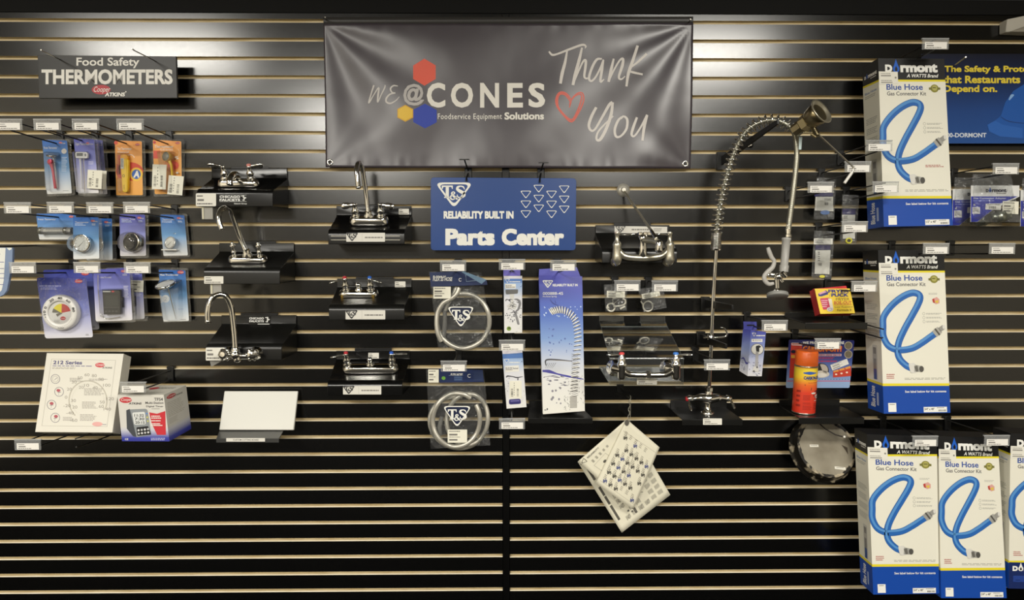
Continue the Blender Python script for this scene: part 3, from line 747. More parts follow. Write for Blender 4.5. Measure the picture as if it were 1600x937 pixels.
b.text(fp, '212 Series', 388, 206, 600, 234, NV, 1, .03, 1, 3); b.lines(fp, 385, 242, 672, 250, 1, P('#8b879a'), 1, .9, 0); b.lines(fp, 382, 257, 600, 272, 2, GR(), 1)
b.disc(fp, 732, 237, 35, 18, RED(), 1); b.text(fp, 'Cooper', 705, 226, 765, 247, WHITE(), 2, 0, 1, 4); b.text(fp, 'ATKINS', 748, 250, 820, 263, P('#3a3a3a'), 1, .02, 1, 2)
for cx, cy, k in ((405, 343, 0), (432, 437, 1), (377, 532, 2), (404, 625, 3)):
    b.ring(fp, cx, cy, 34, 35, 3.5, P('#6a6672'), 1)
    if k: b.disc(fp, cx + (k - 2)*5, cy - 10, 15, 11, P('#a8434f'), 1, 10); b.stroke(fp, [(cx - 12, cy + 5), (cx + 14, cy + 2)], 3, P('#5a5560'), 2, 1); b.stroke(fp, [(cx, cy), (cx - 4, cy + 24)], 2, P('#8a8690'), 1, 1)
    else: b.ring(fp, cx, cy, 22, 22, 2, GR(), 1); b.stroke(fp, [(cx - 8, cy + 8), (cx + 14, cy - 10)], 3, P('#77737a'), 1, 1)
b.ring(fp, 643, 500, 143, 150, 9, P('#b5afa0'), 1, 40, -25, 228)
b.ring(fp, 643, 500, 118, 124, 1.5, P('#c4beae'), 1, 40, -25, 228)
for s_, a, r in (('-60', 232, 180), ('-40', 213, 165), ('-20', 193, 165), ('0', 172, 170), ('20', 150, 165), ('30', 128, 172), ('50', 110, 178), ('60', 92, 190), ('80', 75, 190), ('90', 57, 188), ('100', 38, 185), ('120', 5, 172), ('140', -22, 160), ('10', 95, 112), ('20', 118, 110), ('40', 60, 110), ('50', -5, 110), ('60', -22, 110), ('30', 180, 112), ('20', 205, 112)):
    aa = math.radians(a); cx, cy = 643 + r*math.cos(aa)*.95, 500 - r*math.sin(aa); w = 9*len(s_); b.text(fp, s_, cx - w, cy - 11, cx + w, cy + 11, P('#8f897e'), 1)
for x0, y0, x1, y1, n in ((615, 410, 770, 465, 6), (600, 508, 715, 560, 6), (585, 600, 710, 650, 5), (460, 620, 540, 650, 3), (510, 335, 610, 365, 3), (650, 340, 790, 358, 2)): b.lines(fp, x0, y0, x1, y1, n, GR(), 1)
b.disc(fp, 712, 668, 38, 16, P('#d8a09a'), 1); b.lines(fp, 750, 668, 778, 680, 1, P('#8a8690'), 1)
b.build('carton', t)

fr = quad_d([z(858, 452), z(1198, 452), z(1240, 793), z(893, 792)], [.285]*4)
t = thing('timer_carton', 'white digital timer carton with blue base hanging from a hook', 'box', (fr[3] + fr[2])/2)
TG = GRAD([(0, '#2b2f8c'), (.08, '#3c44a0'), (.25, '#c9c9d2'), (.32, '#d5d2cb'), (1, '#d6d3ca')], .45)
b, f, fl, frt, ft = carton(t, fr, .19, [TG, TG, TG, WB(), TG, TG])
def fp(x, y, l=1): v = (y - 452)/341.0; return f((x - 858 - 36*v)/(340 + 6*v), v, l)
b.disc(fp, 920, 490, 45, 22, RED(), 1); b.text(fp, 'Cooper', 885, 476, 962, 503, WHITE(), 2, 0, 1, 5); BK = P('#333234', .5); b.text(fp, 'ATKINS', 942, 508, 1035, 523, BK, 1, .03, 1, 3)
b.text(fp, 'TFS4', 1128, 474, 1192, 496, BK, 1, .02); b.text(fp, 'Multi-Station', 1064, 502, 1196, 519, BK, 1, .015); b.text(fp, 'Digital Timer', 1070, 530, 1196, 546, BK, 1, .015); b.lines(fp, 1110, 553, 1190, 560, 1, INK(), 1)
b.poly(fp, [(1092, 580), (1150, 590), (1210, 570), (1215, 745), (1150, 745), (1110, 660)], P('#c8303a', .5), 1)
for y in (604, 618, 638, 660, 672): b.lines(fp, 1108, y, 1190, y + 9, 1, WHITE(), 2, .8)
b.poly(fp, rquad((925, 560), (1078, 553), (1108, 745), (990, 765), .15), P('#8f9497', .3), 2); b.poly(fp, [(925, 565), (950, 555), (1000, 760), (975, 755), (930, 700)], P('#4a4d52', .3), 3)
b.poly(fp, rquad((968, 582), (1062, 575), (1070, 668), (985, 672), .15), P('#dcdedb', .3), 4); b.poly(fp, rquad((1000, 690), (1085, 680), (1108, 742), (1008, 752), .1), P('#2b2b2d', .3), 4)
for r in range(2):
    for c in range(4): b.disc(fp, 1016 + c*23 + r*2, 711 - c*3 + r*24, 8, 8, [P('#d9d9d9'), P('#c4c4c4')][(c + r) % 2], 5, 10)
for k in range(3): b.text(fp, ('11:32', '7:30', '20:15')[k], 985 + k*3, 592 + k*26, 1055 + k*3, 612 + k*26, P('#3f4142'), 5, .02)
for k, cc in enumerate(('#5a8ad0', '#d8d36a', '#d8d36a')): b.disc(fp, 1076 + k*4, 588 + k*28, 6, 6, P(cc), 5, 10)
b.text(fp, 'CE', 915, 771, 940, 784, WHITE(), 1, .02); b.lines(fp, 1105, 768, 1225, 790, 2, P('#c9c9e4'), 1)
b.disc(frt, .3, .09, .2, .045, RED(), 1); b.text(frt, 'Cooper', .14, .06, .5, .115, WHITE(), 2); b.text(frt, 'ATKINS', .38, .1, .8, .135, BK, 1, .02)
b.lines(frt, .1, .2, .85, .52, 9, P('#b9b5aa'), 1); b.lines(frt, .1, .54, .5, .66, 5, P('#b9b5aa'), 1)
b.disc(ft, .45, .35, .1, .12, RED(), 1); b.lines(ft, .5, .25, .9, .4, 2, INK(), 1)
b.build('carton', t)

# ---------------------------------------------------------------- display shelves
ABS = lambda: P('#0a0a0a', .2, spec=.4)
ABSM = lambda: P('#131312', .28, spec=.45)
def shelf(label, bl, br, ytop, yfold, fl, fr_, yff, yfb, d, mat, sticker_px=None):
    zt = U(400, ytop, .0).z; zf = U(400, yfold, .006).z; zd = U(400, yff, d).z; zb = U(400, yfb, d).z
    xb0, xb1 = U(bl, yfold, 0).x, U(br, yfold, 0).x; xf0, xf1 = U(fl, yff, d).x, U(fr_, yff, d).x
    t = thing('display_shelf', label, 'shelf', ((xb0 + xb1)/2, 0, zb), 'black slat wall display shelves')
    prof = [(0, zt), (.008, zt), (.009, zf + .006), (.014, zf)]
    r = .028; sl = (zd - zf)/(d - .014)
    prof += [(d - r, zd - sl*(-r) if False else zf + sl*(d - r - .014))]
    for i in range(1, 8):
        a = i/7*PI/2; prof.append((d - r + r*math.sin(a), zf + sl*(d - r - .014) - (1 - math.cos(a))*r*.9))
    prof += [(d, zb), (d - .004, zb), (.0, zb + .004)]
    L = []; R = []
    for dd, zz in prof:
        k = dd/d; L.append(Vector((xb0 + (xf0 - xb0)*k, -dd, zz))); R.append(Vector((xb1 + (xf1 - xb1)*k, -dd, zz)))
    n = len(prof); b = MB()
    b.loft([L, R], mat, False, True); b.build('shelf_body', t, bevel=.0016, seg=2)
    g = groove_near(zt + .005)
    b = MB(); xm = (xb0 + xb1)/2; b.box((xm, .001, (g + zt)/2), ((xb1 - xb0)*.5, .006, abs(g - zt) + .012), BLACKP()); b.build('mounting_lip', t, bevel=.001)
    def deck(px, dd, n=0.0):
        zz = zf + sl*(dd - .014); p = U(px, 300, dd); return Vector((p.x, -dd, zz)) + Vector((0, sl, 1)).normalized()*n
    t['category'] = 'shelf'
    en = Vector((0, sl, 1)).normalized()      # sl < 0: leans towards the room
    ef = Vector((0, -1, sl)).normalized()
    return t, deck, en, ef, d
def shelf_label(t, x0, y0, x1, y1, d, txt='REGENCY BRASS', logo_=True, name='name_plate'):
    b = MB(); b.slab(rquad((x0, y0), (x1, y0), (x1, y1), (x0, y1), .06), d + .0012, d + .0002, P('#dedbd2', .4)); p = PX(d + .0012)
    h = y1 - y0; w = x1 - x0
    if logo_:
        tri(b, p, x0 - w*.02, y0 - h*.02, x0 + w*.32, y1 + h*.02, P('#2d2d30', .4), P('#dedbd2', .4), .12); ts_letters(b, p, x0 + w*.04, y0 + h*.1, x0 + w*.26, y0 + h*.62, P('#2d2d30'), 4)
        b.rect(p, x0 + w*.41, y0 + h*.08, x0 + w*.413, y1 - h*.08, GR(), 1)
        b.lines(p, x0 + w*.48, y0 + h*.45, x1 - w*.06, y0 + h*.62, 1, P('#85827c'), 1, .9, 0)
    else:
        b.text(p, txt, x0 + w*.18, y0 + h*.25, x1 - w*.16, y1 - h*.25, P('#55534e'), 1, .01)
    b.build(name, t)
def price_chip(t, x0, y0, x1, y1, d, name='price_sticker'):
    b = MB(); b.slab(rquad((x0, y0), (x1, y0), (x1, y1), (x0, y1), .08), d + .001, d + .0002, P('#e4e1d6', .5)); p = PX(d + .001); tagprint(b, p, x0, y0, x1, y1); b.build(name, t)
def tri(b, p, x0, y0, x1, y1, edge, fill, w=.1, l=1):
    """rounded triangle standing on its point, outline and fill"""
    def T(k):
        c = [(0 + k, 0 + k*.8), (.5, 1 - k*1.6), (1 - k, 0 + k*.8)]; out = []
        for i in range(3):
            q, a, e = Vector((*c[i], 0)), Vector((*c[i-1], 0)), Vector((*c[(i+1) % 3], 0)); r = .2*(1 - k)
            s0, s1 = q + (a - q).normalized()*r, q + (e - q).normalized()*r
            for j in range(5):
                tt = j/4; v = s0*(1 - tt)**2 + q*2*tt*(1 - tt) + s1*tt*tt; out.append((x0 + (x1 - x0)*v.x, y0 + (y1 - y0)*v.y))
        return out
    o, i = T(0), T(w); n = len(o)
    if fill is not None: b.poly(p, i, fill, l)
    b.add([p(x, y, l + 1) for x, y in o + i], [(k, (k + 1) % n, (k + 1) % n + n, k + n) for k in range(n)], edge)
def ts_letters(b, p, x0, y0, x1, y1, m, l=3):
    """serif T, ampersand and S"""
    w, h = x1 - x0, y1 - y0
    X = lambda u: x0 + w*u
    Y = lambda v: y0 + h*v
    def pl(pts): b.poly(p, [(X(u), Y(v)) for u, v in pts], m, l)
    pl([(0, 0), (0, .24), (.035, .24), (.07, .1), (.40, .1), (.43, .24), (.46, .24), (.46, 0)])
    pl([(.165, .08), (.165, .8), (.295, .8), (.295, .08)]); pl([(.10, .78), (.10, .86), (.36, .86), (.36, .78)])
    a = h/w
    def st(pts, ws): b.stroke(p, [(X(u), Y(v)) for u, v in pts], [w*q for q in ws], m, l, 5)
    st([(.95, .27), (.90, .1), (.78, .05), (.67, .12), (.66, .27), (.78, .41), (.91, .53), (.93, .7), (.82, .83), (.68, .80), (.64, .62)], [.03, .06, .05, .10, .12, .14, .13, .11, .06, .05, .03])
    st([(.66, .96), (.56, .84), (.44, .62), (.42, .5), (.49, .44), (.54, .52), (.48, .62), (.38, .74), (.37, .88), (.45, .97), (.55, .9), (.62, .74)], [.05, .09, .09, .05, .04, .05, .05, .06, .07, .05, .04, .03])

# ---------------------------------------------------------------- faucets
def rounded_base(b, o, ef, en, hw, hd, h, mat, top=.82, n=10):
    ex = Vector((1, 0, 0))
    def ring(hw, hd, nn):
        r = hd; pts = []
        for s, a0 in ((1, -90), (-1, 90)):
            for i in range(n + 1):
                a = math.radians(a0 + 180*i/n); pts.append(o + ex*(s*(hw - r) + r*math.cos(a)) + ef*(r*math.sin(a)) + en*nn)
        return pts
    b.loft([ring(hw, hd, 0), ring(hw, hd, h*.25), ring(hw - hd*(1 - top), hd*top, h*.85), ring(hw - hd*(1 - top) - .004, hd*top - .004, h)], mat, False, True)
def stem(b, o, en, k, mat, prof=None, n=18):
    prof = prof or [(0, .016), (.005, .0175), (.010, .012), (.016, .0125), (.022, .0155), (.030, .0125), (.036, .0085), (.048, .0085), (.052, .010), (.056, .008), (.057, .001)]
    b.lathe(o, en, [(h*k, r*k) for h, r in prof], mat, n)
def lever(b, a, e, w0, w1, mat, up=(0, 0, 1), flat=.35):
    a, e = Vector(a), Vector(e)
    pts = [a + (e - a)*(i/6) for i in range(7)]
    b.tube(pts, [w0*.6, w0*.8, w0*.7, (w0 + w1)/2, w1, w1*1.02, w1*.6], mat, 10, up=up, flat=flat)
def cap(t, o, en, r, col, name):
    b = MB(); b.lathe(o, en, [(0, r), (r*.45, r), (r*.75, r*.75), (r*.85, .0005)], P(col, .3), 16); b.build(name, t)
FL = 'chrome faucets mounted on the display shelves'
def deck_faucet(label, sh, cx, dd, hw, hd, h, sx, levers, caps=None, k=1.0, lw=.0095, lup=(0, 0, 1)):
    t0, deck, en, ef, d = sh
    o = deck(cx, dd, .0015)
    t = thing('faucet', label, 'faucet', o, FL)
    C = CHROME(); b = MB(); rounded_base(b, o, ef, en, hw, hd, h, C); b.build('deck_plate', t, bevel=.002)
    for i, (s, lv) in enumerate(zip(sx, levers)):
        p = o + Vector((s, 0, 0)) + en*h
        b = MB(); stem(b, p, en, k, C); b.build('valve_stem', t)
        tp = p + en*.050*k
        if lv is not None:
            b = MB(); lever(b, tp, tp + Vector(lv), lw, lw*1.05, C, up=lup, flat=.4); b.build('lever_handle', t)
        if caps: cap(t, p + en*.056*k, en, .0085*k, caps[i], 'hot_cap' if i == 0 else 'cold_cap')
    return t, o, en, ef
def clip(t, z0, x0, y0, x1, y1, d):
    b = MB(); a, e = U(x0, y0, d), U(x1, y1, d); b.box((a + e)/2 + Vector((0, .012, 0)), (abs(e.x - a.x), .004, abs(a.z - e.z)), CLEAR('clip_plastic', '#c9c6b4', .3, .12, .1)); b.box((a + e)/2 + Vector((-(e.x - a.x)*.35, .009, 0)), ((e.x - a.x)*.12, .004, abs(a.z - e.z)), P('#d8d3b8', .3)); b.build('price_clip', t)
SLH = 'chrome lever faucet'
# 1
s1 = shelf('glossy black display shelf with white lettering and sticker under the stub spout faucet', 332, 450, 263, 280.5, 307, 426, 298, 322.5, .17, ABS())
price_chip(s1[0], 306, 302, 337.5, 322, .17)
b = MB(); p = PX(.1704, Z(300, 250, 9.8625)); W1 = P('#e4e4e0', .5)
b.text(p, 'CHICAGO', 425, 548, 742, 584, W1, 1, .045); b.text(p, 'FAUCETS', 425, 594, 742, 632, W1, 1, .045); b.rect(p, 425, 538, 840, 541, W1, 1); b.rect(p, 425, 637, 840, 641, W1, 1); b.text(p, 'Geberit Group', 648, 660, 845, 686, W1, 1, .02)
b.stroke(p, [(755, 556), (800, 552), (790, 575), (832, 580), (800, 596), (805, 620), (770, 612)], [6, 16, 18, 14, 16, 14, 6], W1, 1, 3); b.build('brand_lettering', s1[0])
clip(s1[0], None, 313, 323.5, 331, 342, .165)
t, o, en, ef = deck_faucet('chrome lever faucet with short stub spout on the glossy shelf with white lettering', s1, 374, .105, .084, .026, .026, (-.052, .052), ((-.058, -.006, .008), (.058, -.004, .006)), None, 1.0, .010, (0, 1, .6))
cap(t, o + Vector((.052, 0, 0)) + en*.082, en, .009, '#d88a80', 'hot_cap')
b = MB(); b.tube(cr([o + en*.02, o + en*.045 + ef*.012, o + en*.055 + ef*.045, o + en*.046 + ef*.08, o + en*.03 + ef*.092], 5), [.016, .0155, .014, .013, .0125], CHROME(), 16); b.build('spout', t)
# 2
s2 = shelf('satin black display shelf without brand plate under the knobbed gooseneck faucet', 344, 460.5, 379.5, 395, 318, 437, 421, 443.5, .18, ABSM())
price_chip(s2[0], 319, 431.5, 349, 443, .18); clip(s2[0], None, 326.5, 444, 344.5, 459, .175)
t, o, en, ef = deck_faucet('chrome gooseneck faucet with two small knobs on the plain satin black shelf', s2, 385, .10, .081, .027, .022, (-.053, .051), (None, None), None, .72)
for s in (-.053, .051):
    b = MB(); p0 = o + Vector((s, 0, 0)) + en*(.022 + .041); b.lathe(p0, en, [(-.004, .004), (0, .011), (.006, .012), (.010, .006), (.016, .007), (.020, .003), (.021, .0005)], CHROME(), 16); b.build('knob', t)
b = MB(); b.lathe(o + en*.02, en, [(0, .02), (.012, .019), (.018, .015), (.03, .0125)], CHROME(), 20); b.build('spout_collar', t)
b = MB(); b.tube(cr([o + en*.03] + [U(*q) for q in [(374, 368, .118), (364, 340, .14), (359.5, 328, .155), (352, 323.8, .175), (345, 328, .195), (341.8, 338, .208), (343, 348, .212), (346, 356, .212)]], 5), .0098, CHROME(), 14)
b.lathe(U(346, 355, .212), (.1, 0, -1), [(0, .0095), (.006, .0105), (.010, .0095), (.010, .004)], CHROME(), 16); b.build('spout', t)
# 3
s3 = shelf('satin black display shelf with small white lettered plate on its back, above the cutting board', 347.5, 464, 492, 507.5, 321.5, 440, 541, 562, .18, ABSM())
price_chip(s3[0], 321.5, 543, 351, 563, .18)
b = MB(); z3 = Z(300, 440, 3.605); b.slab([z3(318, 193), z3(318, 247), z3(440, 247), z3(440, 193)], .012, .009, P('#0c0c0c', .3)); p = PX(.012, z3)
b.text(p, 'CHICAGO', 323, 200, 405, 212, W1, 1, .045); b.text(p, 'FAUCETS', 323, 216, 405, 228, W1, 1, .045); b.stroke(p, [(412, 202), (428, 201), (424, 210), (436, 212), (424, 218), (426, 226), (414, 224)], [3, 6, 6, 5, 6, 5, 3], W1, 1, 3); b.rect(p, 370, 236, 436, 240, W1, 1); b.build('brand_plate', s3[0])
b = MB(); a = U(332, 570, .175); b.prism([U(328, 564, .17), U(330, 573, .17), U(346, 564, .15)], [U(328, 564, .165), U(330, 573, .165), U(346, 564, .145)], CLEAR('clip_plastic')); b.build('price_clip', s3[0])
t = thing('faucet', 'chrome wall mount faucet with tall gooseneck and round knobs above the white cutting board', 'faucet', U(370, 555, .19), FL)
C = CHROME(); b = MB(); b.tube([U(346, 555.5, .203), U(360, 556, .208), U(385, 556, .208), U(402, 555.5, .203)], [.012, .013, .013, .012], C, 16); b.ball(U(368, 554, .213), .021, C, 18, 10)
b.lathe(U(368, 549, .213), (0, 0, 1), [(0, .018), (.008, .015), (.014, .016), (.018, .011)], C, 18); b.lathe(U(371, 563, .215), (.1, -.2, -1), [(-.02, .014), (0, .014), (.006, .011), (.008, .005)], C, 18); b.build('valve_body', t)
for x in (352.5, 395):
    b = MB(); o = U(x, 553.5, .222)
    b.lathe(o + Vector((0, .041, 0)), (0, -1, 0), [(0, .026), (.004, .026), (.010, .018), (.016, .018)], C, 20); b.build('flange', t)
    b = MB(); b.lathe(o + Vector((0, .01, 0)), (-.15 if x < 380 else .15, -1, .1), [(0, .014), (.006, .019), (.018, .022), (.028, .019), (.032, .010), (.033, .001)], C, 12, False)
    for k in range(6): aa = k*PI/3; b.ball(o + Vector((math.cos(aa)*.019, -.008, math.sin(aa)*.019)), .008, C, 10, 6)
    b.build('knob', t)
b = MB(); b.tube(cr([U(*q) for q in [(368, 548, .213), (366.5, 525, .214), (363.8, 498, .216), (360.5, 477, .22), (354, 464, .228), (345, 459.6, .236), (334, 463, .246), (327, 474, .254), (324.6, 488, .258), (325, 502, .258)]], 5), [.0115] + [.0105]*9, C, 14)
b.lathe(U(325, 500, .258), (0, 0, -1), [(0, .0095), (.002, .0112), (.009, .0112), (.011, .008)], C, 16); b.build('spout', t)
# T&S column
s4 = shelf('glossy black display shelf with white name plate and silver stripes, topmost in its column', 526.5, 643.5, 322, 338, 512.5, 632, 361.5, 381.5, .175, ABS())
shelf_label(s4[0], 541, 363.5, 601.5, 377.5, .175); price_chip(s4[0], 623, 326, 639, 335, .009)
b = MB(); p = PX(.1753)
for y in (368.2, 374.3): b.rect(p, 517, y, 541, y + .7, SATIN(), 1); b.rect(p, 602, y, 625, y + .7, SATIN(), 1)
b.build('trim_stripes', s4[0]); s4[0].children[-1]['kind'] = 'stuff'
t, o, en, ef = deck_faucet('chrome gooseneck faucet with two flat levers on the shelf below the banner', s4, 576.5, .095, .081, .028, .03, (-.053, .05), ((-.052, .0, -.006), (.054, .0, -.008)), None, 1.0, .013, (0, 1, 0))
b = MB(); b.lathe(o + en*.028, en, [(0, .02), (.008, .019), (.016, .013), (.024, .0115)], C, 20); b.build('spout_collar', t)
b = MB(); b.tube(cr([o + en*.04] + [U(*q) for q in [(572.5, 306, .112), (568.5, 277, .128), (566.3, 264, .138), (562.5, 255.5, .152), (558.8, 257, .168), (557.2, 266, .180), (558.5, 280, .185), (559.8, 291, .185)]], 5), .0096, C, 14)
b.lathe(U(559.8, 291, .185), (.08, 0, -1), [(0, .0088), (.001, .0105), (.008, .0105), (.010, .006)], C, 16); b.build('spout', t)
s5 = shelf('black display shelf with a round hole and name plate, second below the banner', 527.5, 643.8, 435.3, 450.5, 513.5, 632, 480, 499.8, .175, ABSM())
shelf_label(s5[0], 540, 484.5, 602, 498.7, .175); price_chip(s5[0], 617, 439.5, 633.5, 448.5, .009)
b = MB(); o = s5[1](618.5, .075, .0006); b.lathe(o, s5[2], [(0, .0003), (0, .015)], P('#020202', .6), 20, False, False); b.build('tap_hole', s5[0])
t, o, en, ef = deck_faucet('chrome two handle valve without spout, red and blue caps, beside the shelf hole', s5, 558.5, .075, .083, .026, .022, (-.052, .050), ((-.062, -.004, -.016), (.052, -.004, -.014)), ('#b8323a', '#2b62c0'), 1.0)
b = MB(); b.lathe(o + en*.02, en, [(0, .016), (.008, .014), (.012, .009), (.02, .008), (.024, .012), (.034, .010), (.036, .001)], C, 18); b.build('centre_plug', t)
for s in (-.065, .062):
    b = MB(); b.lathe(o + Vector((s, 0, 0)) + ef*.018 - en*.001, en, [(0, .010), (.012, .010)], P('#c9a552', .25, 1.0), 6, False); b.build('brass_nut', t)
s6 = shelf('glossy black display shelf with name plate, third below the banner', 526, 641, 548, 562.8, 511.5, 628.6, 599.5, 618.3, .175, ABS())
shelf_label(s6[0], 536, 602.7, 595.7, 616, .175); price_chip(s6[0], 575.5, 551, 592, 560, .009)
t, o, en, ef = deck_faucet('wide chrome mixing valve with red and blue caps on the lowest name plate shelf', s6, 575, .085, .118, .03, .026, (-.095, .092), ((-.062, -.004, -.012), (.066, -.002, .002)), ('#b8323a', '#2456b8'), 1.0)
b = MB(); b.lathe(o + en*.022, en, [(0, .017), (.008, .016), (.014, .010), (.022, .009), (.026, .012), (.036, .010), (.038, .001)], C, 18); b.build('centre_plug', t)
# service faucet, right
s7 = shelf('satin black display shelf behind the matt service sink faucet', 930, 1045.5, 352, 366.4, 940.7, 1058, 392, 411, .175, ABSM())
z7 = Z(910, 270, 5.206)
b = MB(); b.slab([z7(262, 432), z7(262, 490), z7(690, 490), z7(690, 438)], .0105, .009, P('#dedbd2', .4)); p = PX(.0105, z7)
tri(b, p, 262, 430, 356, 492, P('#3a3a3c'), P('#dedbd2', .4), .1); ts_letters(b, p, 285, 438, 335, 472, P('#3a3a3c'), 4); b.lines(p, 400, 455, 540, 468, 1, P('#85827c'), 1, .9, 0); b.lines(p, 580, 450, 650, 480, 3, INK(), 1); b.build('name_plate', s7[0])
t = thing('faucet', 'matt chrome service sink faucet with a brace rod up to the wall', 'faucet', U(1005, 405, .2), FL)
S = P('#c4bfae', .3, .85)
q = lambda x, y, d=.205: U(*z7(x, y), d)
for x, s in ((280, -1), (708, 1)):
    b = MB(); b.lathe(q(x, 745), (0, 0, 1), [(0, .009), (.004, .010), (.008, .016), (.02, .020), (.035, .0185), (.07, .0165), (.078, .018), (.085, .016), (.095, .009), (.118, .008), (.122, .011), (.128, .009)], S, 20); b.build('valve_body', t)
    b = MB(); b.tube([q(x, 720), q(x, 720) + Vector((0, .035, 0))], [.016, .02], S, 16); b.build('inlet_flange', t)
    b = MB(); b.lathe(q(x, 755), (0, 0, 1), [(0, .004), (0, .007), (.008, .008)], C, 12); b.build('drain_plug', t)
    a = q(x, 506); e = q(430, 498, .215) if s < 0 else q(595, 497, .215)
    b = MB(); lever(b, a, e, .009, .010, C, flat=.4); b.build('lever_handle', t)
    cap(t, a + Vector((0, 0, .006)), (0, 0, 1), .009, '#c9a0a8' if s < 0 else '#c9c6bd', 'index_cap')
b = MB(); b.tube(cr([q(290, 620), q(315, 655), q(360, 682), q(490, 692), q(620, 682), q(670, 655), q(698, 620)], 5), [.011, .0125, .0125, .013, .0125, .0125, .011], S, 16); b.build('bridge', t)
b = MB(); b.lathe(q(490, 690), (0, 0, 1), [(0, .012), (.01, .017), (.04, .0155), (.066, .0145), (.072, .017), (.088, .017), (.092, .010)], C, 20)
for x in (470, 512, 545): b.lathe(q(x, 505), (0, 0, 1), [(0, .009), (.010, .010), (.012, .006)], C, 8, False)
b.build('centre_body', t)
b = MB(); b.tube(cr([q(490, 545), q(550, 550, .24), q(605, 560, .28), q(622, 572, .29)], 5), [.012, .012, .012, .012], S, 14); b.lathe(q(624, 545, .29), (0, 0, -1), [(0, .006), (.004, .011), (.012, .014), (.04, .0145), (.05, .012), (.05, .006)], C, 18); b.build('spout', t)
b = MB(); b.tube([q(332, 140, .006), q(560, 468, .26)], .0052, S, 12); b.tube([q(560, 468, .26), q(600, 535, .29)], [.006, .008], C, 12); b.build('brace_rod', t)
b = MB(); b.lathe(q(332, 140, 0), (0, -1, 0), [(0, .028), (.002, .028), (.004, .022), (.006, .022), (.006, .014), (.012, .010), (.02, .008)], P('#d0ccc0', .4, .5), 28); b.build('wall_flange', t)

# acrylic stand with wall faucet
z8 = Z(910, 430, 4.933)
AC = CLEAR('acrylic', '#f6f8f8', .015, .03, .04); AE = P('#aeb3b0', .2)  # AE: glow of the cut edges put into a pale colour
t = thing('acrylic_stand', 'clear acrylic slat wall stand holding a chrome faucet', 'stand', (U(*z8(490, 700), 0).x, 0, U(*z8(490, 710), 0).z))
dA = .30
def sheet(b, pts, th=.004):
    """bent sheet through left/right pairs"""
    n = len(pts)
    for i in range(n - 1):
        (l0, r0), (l1, r1) = pts[i], pts[i+1]
        nn = (r0 - l0).cross(l1 - l0).normalized()*th
        b.add([l0, r0, r1, l1], [(0, 1, 2, 3)], AC); b.add([l0 + nn, r0 + nn, r1 + nn, l1 + nn], [(3, 2, 1, 0)], AC)
        for a, e in ((l0, l1), (r1, r0)): b.add([a, e, e + nn, a + nn], [(0, 1, 2, 3)], AE)
    for (l, r), k in ((pts[0], 0), (pts[-1], 1)):
        o_ = pts[1] if k == 0 else pts[-2]; nn = (r - l).cross(o_[0] - l).normalized()*th*(1 if k == 0 else -1); b.add([l, r, r + nn, l + nn], [(0, 1, 2, 3)], AE)
V = lambda x, y, d: U(*z8(x, y), d)
b = MB()
sheet(b, [(V(130, 308, .004), V(318, 308, .004)), (V(130, 350, .006), V(318, 350, .006)), (V(143, 392, .055), V(330, 392, .055))])
sheet(b, [(V(445, 308, .004), V(637, 308, .004)), (V(447, 350, .006), V(637, 350, .006)), (V(456, 392, .055), V(655, 392, .055))])
sheet(b, [(V(143, 392, .055), V(655, 392, .055)), (V(212, 640, dA), V(780, 640, dA)), (V(214, 845, dA), V(778, 845, dA)), (V(128, 708, .004), V(642, 708, .004))])
b.build('stand_sheet', t)
b = MB(); b.tube([V(212, 640, dA + .001), V(780, 640, dA + .001)], .003, CLEAR('acrylic_edge', '#f0f2f0', .25, .1, .05), 8); b.build('bent_edge', t)  # milky tube along the bend, edge glow put into its colour
price_chip(t, *z8(420, 795), *z8(575, 843), dA + .002)
t = thing('faucet', 'chrome wall faucet with red and blue levers on the clear acrylic stand', 'faucet', V(500, 760, dA + .03), FL)
dF = dA + .045
V2 = lambda x, y, d=dF: U(*z8(x, y), d)
b = MB(); b.tube([V2(325, 745), V2(360, 765), V2(420, 768), V2(500, 768), V2(580, 768), V2(640, 765), V2(690, 735)], [.014, .0125, .0115, .0115, .0115, .0125, .014], C, 16); b.lathe(V2(487, 768), (1, 0, 0), [(0, .0115), (.002, .017), (.018, .017), (.020, .0115)], C, 6, False); b.build('bridge', t)
for x, fx, lx, ly, col in ((303, 250, 192, 612, '#cf3f3f'), (720, 660, 850, 612, '#3c78cc')):
    b = MB(); b.lathe(V2(fx, 712, dA + .003), (0, -1, 0), [(0, .034), (.004, .034), (.014, .022), (.03, .02)], C, 24); b.tube([V2(fx, 712, dA + .02), V2(x, 725, dF)], [.02, .018], C, 16); b.build('flange', t)
    b = MB(); o = V2(x, 805); b.lathe(o, (0, 0, 1), [(0, .006), (.003, .014), (.012, .0165), (.05, .0165), (.058, .019), (.066, .017), (.072, .012), (.080, .014), (.088, .0115), (.094, .008), (.104, .008), (.106, .001)], C, 20); b.build('valve_body', t)
    a = V2(x, 612); e = V2(lx, ly, dF + .02); b = MB(); lever(b, a, e, .008, .009, C, flat=.45); b.build('lever_handle', t)
    cap(t, a + Vector((0, 0, .002)), (0, 0, 1), .0105, col, 'hot_cap' if x < 500 else 'cold_cap')

